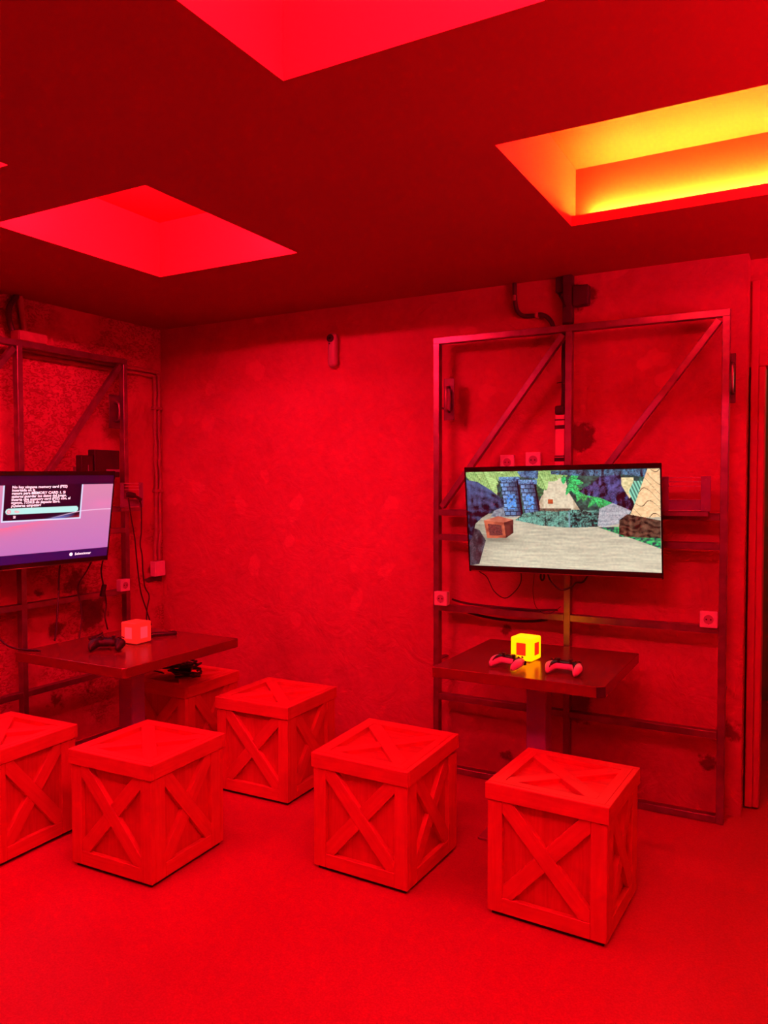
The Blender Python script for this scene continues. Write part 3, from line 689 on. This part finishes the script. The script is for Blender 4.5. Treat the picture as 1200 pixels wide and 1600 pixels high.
# ------------------------------------------------------------------ crates
def clip_half(poly, a, b, c):
    out = []; n = len(poly)
    for i in range(n):
        p, q = poly[i], poly[(i+1) % n]; dp = a*p[0]+b*p[1]-c; dq = a*q[0]+b*q[1]-c
        if dp <= 0: out.append(p)
        if (dp < 0 < dq) or (dq < 0 < dp):
            t = dp/(dp-dq); out.append((p[0]+(q[0]-p[0])*t, p[1]+(q[1]-p[1])*t))
    return out
_brace = {}
def brace_meshes(hw, hh, bw, th, mat):
    """two crossing braces in a rectangle of half size hw x hh: one whole, one in two halves; returns [(mesh, angle)]"""
    key = (round(hw, 4), round(hh, 4), bw, th, mat.name)
    if key in _brace: return _brace[key]
    res = []
    rect = [(-hw, -hh), (hw, -hh), (hw, hh), (-hw, hh)]
    L = math.hypot(hw, hh); nA = (hh/L, hw/L); nB = (-hh/L, hw/L)     # A falls to the right, B rises
    A = clip_half(clip_half(rect, nA[0], nA[1], bw/2), -nA[0], -nA[1], bw/2)
    Bp = clip_half(clip_half(rect, nB[0], nB[1], bw/2), -nB[0], -nB[1], bw/2)
    parts = [(A, math.atan2(-hh, hw), th)]
    for s in (1, -1):
        parts.append((clip_half(Bp, s*nA[0], s*nA[1], -bw/2-0.0004), math.atan2(hh, hw), th-0.0015))
    for poly, ang, t in parts:
        ca, sa = math.cos(-ang), math.sin(-ang)
        P = [(x*ca-y*sa, x*sa+y*ca) for x, y in poly]
        me = prism_mesh(P, 0, t, mat, 'brace')
        bm = bmesh.new(); bm.from_mesh(me)
        es = [e for e in bm.edges if all(v.co.z > t-1e-5 for v in e.verts)]
        bmesh.ops.bevel(bm, geom=es, offset=0.0015, segments=1, affect='EDGES'); bm.to_mesh(me); bm.free()
        res.append((me, ang))
    _brace[key] = res; return res
def crate(label, cx, cy, rz, w=0.438, d=0.438, h=0.48, lid_tilt=0.0, lid_dz=0.0, seed=0):
    root = thing('wooden_crate', label, 'crate', (cx, cy, 0), rz, 'wooden crates used as seats')
    Wd, Pn = MT['wood'], MT['wood_panel']
    g = 0.015; t = 0.021; bw = 0.056; ap = 0.060; zt = h-ap
    box('plinth', (-w/2+0.018, -d/2+0.018, 0.0), (w/2-0.018, d/2-0.018, g), MT['rubber'], root)
    hb = h-0.018 - g            # body height up to inside the lid
    zb_top = zt-0.003
    for k in range(4):
        along, out = (w, d) if k % 2 == 0 else (d, w)
        half = along/2 - 0.005 if k % 2 == 0 else along/2 - 0.005 - t
        o2 = out/2-0.005
        R = Matrix.Rotation(k*PI/2, 4, 'Z')
        def put(nm, me, x, z, y=0.0, ang=0.0, vert=False):
            # face frame: local x along, local z(out) = -y world, local y up
            F = frame_mtx((x, -o2+y, z), (1, 0, 0), (0, 0, 1), (0, -1, 0))
            m = R @ F @ Matrix.Rotation(ang, 4, 'Z')
            return obj(nm, me, root, mtx=m)
        zc = (g+zb_top)/2; hbod = zb_top-g
        pw = 2*(half-0.002)
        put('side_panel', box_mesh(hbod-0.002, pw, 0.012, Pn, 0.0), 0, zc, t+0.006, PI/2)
        for s in (-1, 1):
            put('stile', box_mesh(hbod, bw, t, Wd, 0.0018), s*(half-bw/2), zc, t/2, PI/2)
        iw = half-bw
        put('bottom_rail', box_mesh(2*iw-0.0006, bw, t, Wd, 0.0018), 0, g+bw/2, t/2)
        ih = (zb_top-g-bw)/2
        for me, ang in brace_meshes(iw-0.0004, ih-0.0004, bw, t-0.001, Wd):
            put('diagonal_brace', me, 0, g+bw+ih, t, ang)
    # lid: a cap with an apron; its panel is the part, the boards are pieces of it
    e = 0.002
    LM = Matrix.Translation((0, 0, zt+lid_dz)) @ Matrix.Rotation(lid_tilt, 4, 'X')
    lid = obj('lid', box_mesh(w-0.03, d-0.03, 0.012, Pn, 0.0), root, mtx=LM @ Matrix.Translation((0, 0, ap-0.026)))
    inv = Matrix.Translation((0, 0, -(ap-0.026)))
    for k in range(4):
        along, out = (w, d) if k % 2 == 0 else (d, w)
        L = along+2*e if k % 2 == 0 else along+2*e-2*t
        R = Matrix.Rotation(k*PI/2, 4, 'Z')
        F = frame_mtx((0, -out/2-e+t/2, ap/2-0.0005), (1, 0, 0), (0, 0, 1), (0, -1, 0))
        obj('lid_apron', box_mesh(L, ap-0.001, t, Wd, 0.0018), lid, mtx=inv @ R @ F)
        # mitred top boards
        a2, o2 = along/2-t+e, out/2-t+e
        key = ('mitre', round(a2, 4), bw)
        if key not in _cache:
            b2 = bw-t
            _cache[key] = prism_mesh([(-a2, -b2/2), (a2, -b2/2), (a2-b2, b2/2), (-a2+b2, b2/2)], -0.010, 0.010, Wd, 'lid_board')
        obj('lid_board', _cache[key], lid, mtx=inv @ R @ Matrix.Translation((0, -o2+(bw-t)/2, ap-0.0105)))
    iw, ih = w/2-bw+e-0.0005, d/2-bw+e-0.0005
    for me, ang in brace_meshes(iw, ih, bw, 0.019, Wd):
        obj('lid_brace', me, lid, mtx=inv @ Matrix.Translation((0, 0, ap-0.0198)) @ Matrix.Rotation(ang, 4, 'Z'))
    return root
crate('wooden crate with scuffed lid nearest the camera, in front of the right table', 3.083, -1.120, -0.042, d=0.425)
crate('wooden crate with loose tilted lid, middle of the room left of the scuffed crate', 2.348, -1.130, -0.030, d=0.444, lid_tilt=0.050, lid_dz=0.004)
crate('wooden crate in front of the left table, second from the left edge', 1.461, -1.571, 0.031)
crate('wooden crate near the bare red wall, beside the left table', 1.466, -0.691, 0.018, w=0.440, d=0.444)
crate('shaded wooden crate behind the left table with tangled cables on its lid', 0.785, -0.650, 0.0)
crate('wooden crate cut off by the left edge of the photo', 0.800, -1.785, 0.03)

# ------------------------------------------------------------------ lamps
def cube_lamp(label, x, y, z, rz, s, body, mark):
    root = thing('cube_lamp', label, 'lamp', (x, y, z), rz)
    box('foot', (-s*0.33, -s*0.33, 0.0), (s*0.33, s*0.33, 0.007), MT['white'], root, 0.002)
    b = box('lamp_shade', (-s/2, -s/2, 0.0071), (s/2, s/2, 0.0071+s), body, root, s*0.07, 3)
    for k in range(4):
        m = Matrix.Rotation(k*PI/2, 4, 'Z') @ frame_mtx((0, -s/2-0.0009, 0), (1, 0, 0), (0, 0, 1), (0, -1, 0))
        obj('square_mark', box_mesh(s*0.44, s*0.54, 0.002, mark, 0.0006), b, mtx=m)
    return root
cube_lamp('glowing yellow cube lamp with a red square mark, on the right table', 2.742, -0.545, TZ, -0.10, 0.103, MT['lamp_yellow'], MT['lamp_yellow_mark'])
cube_lamp('red-lit cube lamp on the left table', 0.905, -1.105, TZ, 0.02, 0.104, MT['lamp_red'], MT['lamp_red_mark'])

# ------------------------------------------------------------------ game controllers
def smooth(a, b, x):
    t = max(0, min(1, (x-a)/(b-a))); return t*t*(3-2*t)
def pad_shell(mat, name, xlim=0.080, inset=0.0, dz=0.0, nx=40, nc=18, ext=None):
    """lofted gamepad body; grips reach to -y"""
    V = []; F = []
    for i in range(nx+1):
        x = -xlim+2*xlim*i/nx; ax = abs(x)
        g = smooth(0.030, 0.060, ax)
        e = math.sqrt(max(0.0, 1-max(0, (ax-0.055)/(0.0805-0.055))**2)) if ax > 0.055 else 1.0
        yb = 0.034-0.010*smooth(0.055, 0.08, ax)
        yf = -0.018-0.050*g*e
        yb2 = yf+(yb-yf)*(0.35+0.65*e) if ax > 0.055 else yb
        yc = (yb2+yf)/2; hy = max((yb2-yf)/2*(0.15+0.85*e), 0.002)-inset
        hz = (0.017+0.002*g)*(0.2+0.8*e)-inset*0.4
        for k in range(nc):
            t = 2*PI*k/nc; cy_ = math.copysign(abs(math.cos(t))**0.75, math.cos(t)); cz_ = math.copysign(abs(math.sin(t))**0.8, math.sin(t))
            yy = yc+hy*cy_
            # grips droop towards the tips, body sits higher
            drop = -0.016*smooth(-0.02, -0.075, -(-yy)) if False else -0.014*smooth(0.01, 0.068, -yy)
            V.append((x, yy, 0.033+drop+hz*cz_+dz))
    for i in range(nx):
        for k in range(nc):
            F.append([i*nc+k, i*nc+(k+1) % nc, (i+1)*nc+(k+1) % nc, (i+1)*nc+k])
    F.append(list(range(nc))[::-1]); F.append([nx*nc+k for k in range(nc)])
    return mesh_from(V, F, name, mat, True)
def gamepad(label, x, y, rz, shell, centre, scale=1.0, group=None):
    root = thing('game_controller', label, 'controller', (x, y, TZ), rz)
    root.scale = (scale,)*3
    obj('shell', pad_shell(shell, 'shell'), root)
    cpl = obj('centre_panel', pad_shell(centre, 'centre_panel', 0.053, 0.0035, 0.0035), root)
    for s in (-1, 1):
        st = obj('thumbstick', cyl_mesh(0.0075, 0.014, MT['black'], 14, 0.005), root, (s*0.027, -0.006, 0.048))
        obj('stick_cap', cyl_mesh(0.010, 0.004, MT['black'], 16, 0.009), st, (0, 0, 0.0135))
        tr = obj('trigger', box_mesh(0.026, 0.016, 0.020, MT['black'], 0.005, 2), root, (s*0.052, 0.032, 0.027))
        for a in range(4):
            obj('button', cyl_mesh(0.0042, 0.004, MT['black'] if s > 0 else centre, 10), root, (s*0.052+0.011*math.cos(a*PI/2), 0.012+0.011*math.sin(a*PI/2), 0.0525))
    obj('touchpad', box_mesh(0.044, 0.022, 0.003, MT['black'], 0.001), root, (0, 0.016, 0.0535))
    return root
gamepad('pale black-centred controller left of the yellow cube lamp', 2.728, -0.724, -0.32, MT['white'], MT['black'], 0.98)
gamepad('pale black-centred controller right of the yellow cube lamp', 2.968, -0.712, -0.05, MT['white'], MT['black'], 0.98)
gamepad('black wired controller on the left table', 0.915, -1.290, 0.50, MT['black_matt'], MT['black_matt'], 1.08)

# ------------------------------------------------------------------ sockets
def socket(label, P, u, w, s=0.072, off=0.0, thick=0.045, group=None):
    c = Vector(P(u, off, w))
    nrm = (Vector(P(0, 1, 0))-Vector(P(0, 0, 0))).normalized()
    ex = Vector((0, 0, 1)).cross(nrm)
    root = link(bpy.data.objects.new('wall_socket', None)); tag(root, label, 'socket')
    root.matrix_world = frame_mtx(c, ex, (0, 0, 1), nrm)
    box('back_box', (-s/2, -s/2, 0.0), (s/2, s/2, thick-0.006), MT['socket'], root, 0.003)
    f = box('faceplate', (-s/2-0.001, -s/2-0.001, thick-0.006), (s/2+0.001, s/2+0.001, thick), MT['socket'], root, 0.002)
    obj('recess', cyl_mesh(s*0.30, 0.0008, MT['socket_in'], 24), f, (0, 0, 0.003))
    obj('recess_rim', tube_mesh([(s*0.31*math.cos(a*PI/8), s*0.31*math.sin(a*PI/8), 0.0032) for a in range(17)], 0.0016, MT['socket'], 6, 1), f)
    for sx in (-1, 1): obj('pin_hole', cyl_mesh(s*0.05, 0.0006, MT['black'], 10), f, (sx*s*0.13, 0, 0.0036))
    obj('earth_clip', box_mesh(s*0.07, s*0.06, 0.002, MT['steel_plate']), f, (0, -s*0.27, 0.0042))
    return root
socket('square pale socket at the left end of the right frame rail', PR, 2.150, 0.938, 0.072, 0.001, 0.04)
socket('square pale socket at the right end of the right frame rail', PR, 3.462, 0.932, 0.072, 0.001, 0.02)
socket('square pale socket on the left frame, above the left table', PL, -0.500, 0.926, 0.072, 0.001, 0.04)
PW = lambda u, v, w: (u, -v, w)
socket('dim socket peeking above the game screen, left one', PW, 2.46, 1.655, 0.075, 0.0005, 0.02)
socket('dim socket peeking above the game screen, next to the cable trunking', PW, 2.60, 1.665, 0.078, 0.0005, 0.02)

# ------------------------------------------------------------------ pill-shaped sensor on the back wall
root = thing('wall_sensor', 'pale pill-shaped sensor with a black eye, high on the bare wall', 'sensor', (1.391, -0.001, 2.325))
me = box_mesh(0.062, 0.050, 0.20, MT['sensor'], 0.0245, 5)
bd = obj('body', me, root, (0, -0.026, 0))
ey = obj('eye', cyl_mesh(0.023, 0.006, MT['black'], 24), root, (-0.002, -0.049, 0.066), (PI/2, 0, 0))
ey2 = obj('lens', cyl_mesh(0.008, 0.003, MT['bezel'], 14), ey, (0, 0, 0.006))
obj('indicator', cyl_mesh(0.005, 0.003, MT['black'], 12), root, (-0.008, -0.049, 0.036), (PI/2, 0, 0))

# ------------------------------------------------------------------ wiring above and behind the right frame
def cable(name, label, pts, rad, mat, cat='cable', n=8, sub=6, group=None):
    base = Vector(pts[-1])
    o = obj(name, tube_mesh([Vector(p)-base for p in pts], rad, mat, n, sub), None, base)
    return tag(o, label, cat, group)
root = thing('conduit', 'black bent conduit pipe dropping from the ceiling to the right frame', 'pipe', (2.70, -0.02, 2.33))
rb = Vector(root.location)
obj('pipe', tube_mesh([Vector(p)-rb for p in ((2.497, -0.02, H-0.001), (2.499, -0.02, 2.51), (2.510, -0.02, 2.44), (2.545, -0.02, 2.405), (2.60, -0.02, 2.40), (2.645, -0.022, 2.400), (2.69, -0.03, 2.365), (2.72, -0.04, 2.30))], 0.0115, MT['dark_pipe'], 10), root)
for p in ((2.499, -0.02, 2.50), (2.618, -0.02, 2.401)):
    obj('pipe_clip', box_mesh(0.016, 0.034, 0.03, MT['pvc'], 0.003), root, (Vector(p)-rb))
root = thing('junction_box', 'dark junction box and pipe stub under the ceiling above the right frame', 'junction box', (2.80, -0.001, 2.40))
box('pipe_stub', (-0.045, -0.045, -0.06), (0.005, -0.004, 0.178), MT['dark_pipe'], root, 0.004)
box('box_body', (0.006, -0.05, 0.02), (0.085, -0.001, 0.12), MT['dark_pipe'], root, 0.005)
box('side_stub', (-0.085, -0.03, 0.10), (-0.046, -0.004, 0.178), MT['dark_pipe'], root, 0.003)
obj('bent_wire', tube_mesh([(-0.07, -0.02, 0.10), (-0.06, -0.03, 0.08), (-0.045, -0.045, 0.06), (-0.03, -0.05, 0.02)], 0.006, MT['black_matt'], 8), root)
cable('cable_bundle', 'thick black cable running down behind the middle post of the right frame', [(2.775, -0.052, 2.34), (2.772, -0.055, 2.15), (2.775, -0.06, 2.02), (2.774, -0.07, 1.93), (2.776, -0.10, 1.905)], 0.017, MT['black_matt'])
root = thing('cable_trunking', 'pale cable trunking strapped to the middle post above the game screen', 'trunking', (2.770, -0.118, 1.43))
box('channel', (-0.020, -0.020, 0.0), (0.0255, 0.020, 0.45), MT['trunk'], root, 0.002)
obj('end_grommet', box_mesh(0.050, 0.030, 0.045, MT['black'], 0.01, 2), root, (-0.002, 0.0, 0.474))
for zz, th in ((0.425, 0.006), (0.390, 0.018), (0.248, 0.006), (0.232, 0.018)):
    box('strap', (-0.022, -0.0225, zz-th/2), (0.0256, 0.0215, zz+th/2), MT['black'], root)

# ------------------------------------------------------------------ cables at the right screen
cable('cable', 'thin black cable looping below the left end of the game screen', [(2.365, -0.20, 1.135), (2.375, -0.20, 1.10), (2.42, -0.20, 1.07), (2.46, -0.20, 1.00), (2.515, -0.19, 0.968), (2.57, -0.19, 1.01), (2.60, -0.20, 1.06), (2.598, -0.20, 1.12)], 0.0028, MT['black_matt'])
cable('cable', 'black cable swagged across the middle post below the game screen', [(2.73, -0.20, 1.125), (2.75, -0.20, 1.07), (2.80, -0.20, 1.03), (2.85, -0.19, 1.045), (2.875, -0.20, 1.068), (2.91, -0.20, 1.075), (2.94, -0.20, 1.125)], 0.0045, MT['black_matt'])
cable('cable', 'short doubled black cable tail under the middle of the game screen', [(2.705, -0.20, 1.12), (2.700, -0.20, 1.085), (2.708, -0.20, 1.07), (2.718, -0.20, 1.085), (2.716, -0.20, 1.12)], 0.005, MT['black_matt'])
cable('cable', 'hair-thin cable hanging left of the middle post', [(2.672, -0.20, 1.13), (2.662, -0.20, 1.02), (2.668, -0.18, 0.94), (2.70, -0.16, 0.902), (2.74, -0.15, 0.905), (2.785, -0.14, 0.938)], 0.0016, MT['black_matt'])
cable('flat_cable', 'flat black cable along the frame rail beside the left socket', [(2.19, -0.115, 0.930), (2.24, -0.11, 0.918), (2.32, -0.11, 0.910), (2.50, -0.11, 0.9055), (2.64, -0.11, 0.9055), (2.76, -0.11, 0.915)], 0.006, MT['black_matt'])
cable('flat_cable', 'black cable sagging under the frame rail', [(2.27, -0.085, 0.862), (2.36, -0.08, 0.845), (2.50, -0.08, 0.836), (2.62, -0.08, 0.842), (2.70, -0.085, 0.858)], 0.007, MT['black_matt'])
cable('cable_tie', 'pair of tiny wire ends poking out beside the middle post', [(2.745, -0.10, 2.04), (2.765, -0.10, 2.042), (2.79, -0.10, 2.04)], 0.0025, MT['black_matt'])

# ------------------------------------------------------------------ left corner wiring
root = thing('conduit', 'pair of grey conduit pipes running along the left wall and down the corner', 'pipe', (0.02, -0.06, 1.03))
rb = Vector(root.location)
for k, (yy, zz) in enumerate(((-0.075, 2.262), (-0.040, 2.290))):
    pts = [(0.018, -1.10, zz), (0.018, -0.6, zz), (0.018, yy-0.05, zz), (0.018, yy-0.01, zz-0.012), (0.018, yy, zz-0.06), (0.018, yy, 1.8), (0.018, yy, 1.30), (0.018, yy-0.004, 1.20), (0.018, yy-0.016, 1.12), (0.018, yy-0.014, 1.03)]
    obj('pipe', tube_mesh([Vector(p)-rb for p in pts], 0.0135, MT['pvc'], 10, 5), root)
for zz in (1.50, 2.05):
    box('pipe_clip', (-0.019, -0.035, zz-rb.z-0.01), (0.014, 0.04, zz-rb.z+0.01), MT['pvc'], root, 0.002)
root = thing('junction_box', 'small pale junction box low in the left corner under the pipes', 'junction box', (0.001, -0.07, 0.93))
b = box('box_body', (0.0, -0.05, 0.0), (0.045, 0.042, 0.10), MT['socket'], root, 0.003)
box('lid', (0.0451, -0.047, 0.003), (0.050, 0.039, 0.097), MT['socket'], root, 0.001)
obj('broken_plaster', prism_mesh([(-0.11, -0.01), (-0.07, -0.035), (0.0, -0.03), (0.05, -0.04), (0.065, 0.03), (0.05, 0.05), (0.03, 0.0), (-0.05, 0.002)], 0.0, 0.004, MT['soot'], 'broken_plaster'), root, mtx=frame_mtx((0.0, 0, -0.005), (0, 1, 0), (0, 0, 1), (1, 0, 0)))
root = thing('conduit', 'black and grey bent pipes at the ceiling above the left frame', 'pipe', (0.03, -1.12, 2.34))
rb = Vector(root.location)
obj('black_pipe', tube_mesh([Vector(p)-rb for p in ((0.03, -1.10, H-0.001), (0.035, -1.125, 2.545), (0.04, -1.155, 2.50), (0.045, -1.16, 2.43), (0.05, -1.14, 2.36), (0.06, -1.13, 2.30))], 0.016, MT['dark_pipe'], 10), root)
obj('grey_pipe', tube_mesh([Vector(p)-rb for p in ((0.03, -1.085, H-0.001), (0.03, -1.075, 2.50), (0.03, -1.062, 2.42), (0.03, -1.055, 2.35))], 0.017, MT['pvc'], 10), root)
root = thing('junction_box', 'long grey terminal box on top of the left frame', 'junction box', (0.115, -1.08, 2.316))
box('box_body', (-0.05, -0.09, 0.0), (0.02, 0.085, 0.055), MT['pvc'], root, 0.004)
box('lid', (0.0201, -0.087, 0.003), (0.024, 0.082, 0.052), MT['pvc'], root, 0.001)
# power plug and leads
root = thing('power_plug', 'black plug with two leads dropping to the left table from the slotted holder', 'plug', (0.205, -0.44, 1.46))
rb = Vector(root.location)
bar('plug_body', (-0.005, -0.055, 0.025), (0.0, 0.0, 0.012), 0.030, 0.026, MT['black'], root)
bar('plug_collar', (0.0, 0.0, 0.012), (0.0, 0.055, -0.012), 0.016, 0.016, MT['black'], root)
for k, pts in enumerate((((0.19, -0.475, 1.46), (0.19, -0.46, 1.36), (0.20, -0.44, 1.22), (0.20, -0.425, 1.08), (0.20, -0.41, 0.96), (0.21, -0.40, 0.86), (0.22, -0.37, 0.76), (0.24, -0.35, 0.66)),
                         ((0.19, -0.385, 1.447), (0.19, -0.372, 1.40), (0.20, -0.385, 1.25), (0.20, -0.395, 1.17), (0.20, -0.38, 1.10), (0.20, -0.375, 1.0), (0.20, -0.36, 0.90), (0.21, -0.335, 0.84), (0.22, -0.365, 0.76), (0.24, -0.39, 0.66)))):
    obj('lead', tube_mesh([Vector(p)-rb for p in pts], 0.0042, MT['black_matt'], 7), root)
# consoles standing behind the left screen
root = thing('console_box', 'black console standing on edge behind the top of the menu screen', 'game console', (0.205, -0.675, 1.585))
box('mounting_plate', (-0.064, -0.06, 0.02), (-0.0301, 0.03, 0.06), MT['steel'], root)
box('case', (-0.03, -0.09, 0.0), (0.03, 0.095, 0.160), MT['black'], root, 0.004)
box('front_flap', (0.0301, -0.01, 0.032), (0.034, 0.09, 0.048), MT['steel_plate'], root, 0.001)
root2 = thing('console_box', 'slim black device next to the console behind the menu screen', 'game console', (0.205, -0.81, 1.585))
box('mounting_plate', (-0.064, -0.03, 0.02), (-0.0251, 0.03, 0.06), MT['steel'], root2)
box('case', (-0.025, -0.045, 0.0), (0.025, 0.04, 0.125), MT['black'], root2, 0.004)
box('slot', (0.0251, 0.0, 0.03), (0.0262, 0.004, 0.07), MT['steel_plate'], root2)
cable('cable', 'black cable from the menu screen down to the far edge of the left table', [(0.352, -1.09, 1.25), (0.335, -1.09, 1.14), (0.32, -1.09, 1.05), (0.31, -1.085, 0.97), (0.33, -1.11, 0.88), (0.37, -1.15, 0.80), (0.43, -1.21, 0.735)], 0.0052, MT['black_matt'])
cable('cable', 'black cable with a bulky adapter under the right end of the menu screen', [(0.408, -0.86, 1.25), (0.36, -0.82, 1.15), (0.29, -0.78, 1.05), (0.27, -0.75, 0.97), (0.26, -0.72, 0.85), (0.27, -0.74, 0.78), (0.28, -0.73, 0.70)], 0.0045, MT['black_matt'])
cable('cable', 'wavy black cable between the menu screen and the socket', [(0.402, -0.90, 1.25), (0.35, -0.88, 1.15), (0.28, -0.87, 1.06), (0.25, -0.90, 0.99), (0.25, -0.91, 0.93), (0.26, -0.90, 0.86), (0.30, -0.93, 0.81), (0.34, -0.97, 0.76), (0.36, -1.00, 0.69)], 0.004, MT['black_matt'])
root = thing('power_adapter', 'small black inline adapter hanging left of the left socket', 'adapter', (0.268, -0.750, 0.93))
bar('adapter_body', (0.004, 0.008, 0.035), (-0.002, -0.006, -0.035), 0.026, 0.022, MT['black'], root, (1, 0, 0), 0.004)
cable('cable', 'black cable at the left edge curving onto the left table corner', [(0.36, -1.60, 1.0), (0.40, -1.58, 0.92), (0.44, -1.56, 0.84), (0.50, -1.53, 0.775), (0.58, -1.50, 0.757), (0.66, -1.47, 0.755)], 0.0045, MT['black_matt'])
pts = [(0.875, -1.235, TZ+0.02), (0.84, -1.225, TZ+0.012)]
for i in range(19):
    a = i*2*PI/7.0; pts.append((0.80-0.008*i+0.028*math.cos(a), -1.20+0.003*i+0.04*math.sin(a), TZ+0.012+0.006*math.sin(a*0.7)))
pts += [(0.60, -1.06, TZ+0.01), (0.555, -1.01, TZ+0.006)]
cable('controller_cable', 'curled black lead behind the black controller', pts, 0.0036, MT['black_matt'], sub=5)
# slim remote beside the red lamp
root = thing('remote_control', 'slim black remote lying behind the red cube lamp', 'remote', (0.868, -0.905, TZ), 0.95)
box('case', (-0.085, -0.022, 0.0), (0.085, 0.022, 0.018), MT['black'], root, 0.005, 2)
box('button_strip', (-0.06, -0.012, 0.0181), (0.06, 0.012, 0.0195), MT['bezel'], root)

# tangle of cables on the shaded crate
root = thing('cable_tangle', 'tangled heap of black cables on the shaded crate lid', 'cables', (0.79, -0.70, 0.4805))
rg = random.Random(5)
for k in range(9):
    cx0, cy0 = rg.uniform(-0.03, 0.05), rg.uniform(-0.03, 0.04); a0 = rg.uniform(0, 6); R0 = rg.uniform(0.05, 0.10); zb = 0.012+k*0.009
    pts = [(cx0+R0*math.cos(a0+i*0.75)*(1+0.3*rg.uniform(-1, 1)), cy0+0.55*R0*math.sin(a0+i*0.75)*(1+0.3*rg.uniform(-1, 1)), max(0.008, zb+rg.uniform(-0.012, 0.012))) for i in range(12)]
    obj('cable_loop', tube_mesh(pts, 0.0058, MT['black_matt'], 7, 5), root)
obj('loose_end', tube_mesh([(-0.05, -0.05, 0.02), (-0.10, -0.08, 0.035), (-0.13, -0.10, 0.03), (-0.15, -0.13, 0.006)], 0.004, MT['black_matt'], 7), root)
obj('plug_block', box_mesh(0.07, 0.05, 0.035, MT['black'], 0.006, 2), root, (0.055, 0.01, 0.055), (0.2, 0.3, 0.5))
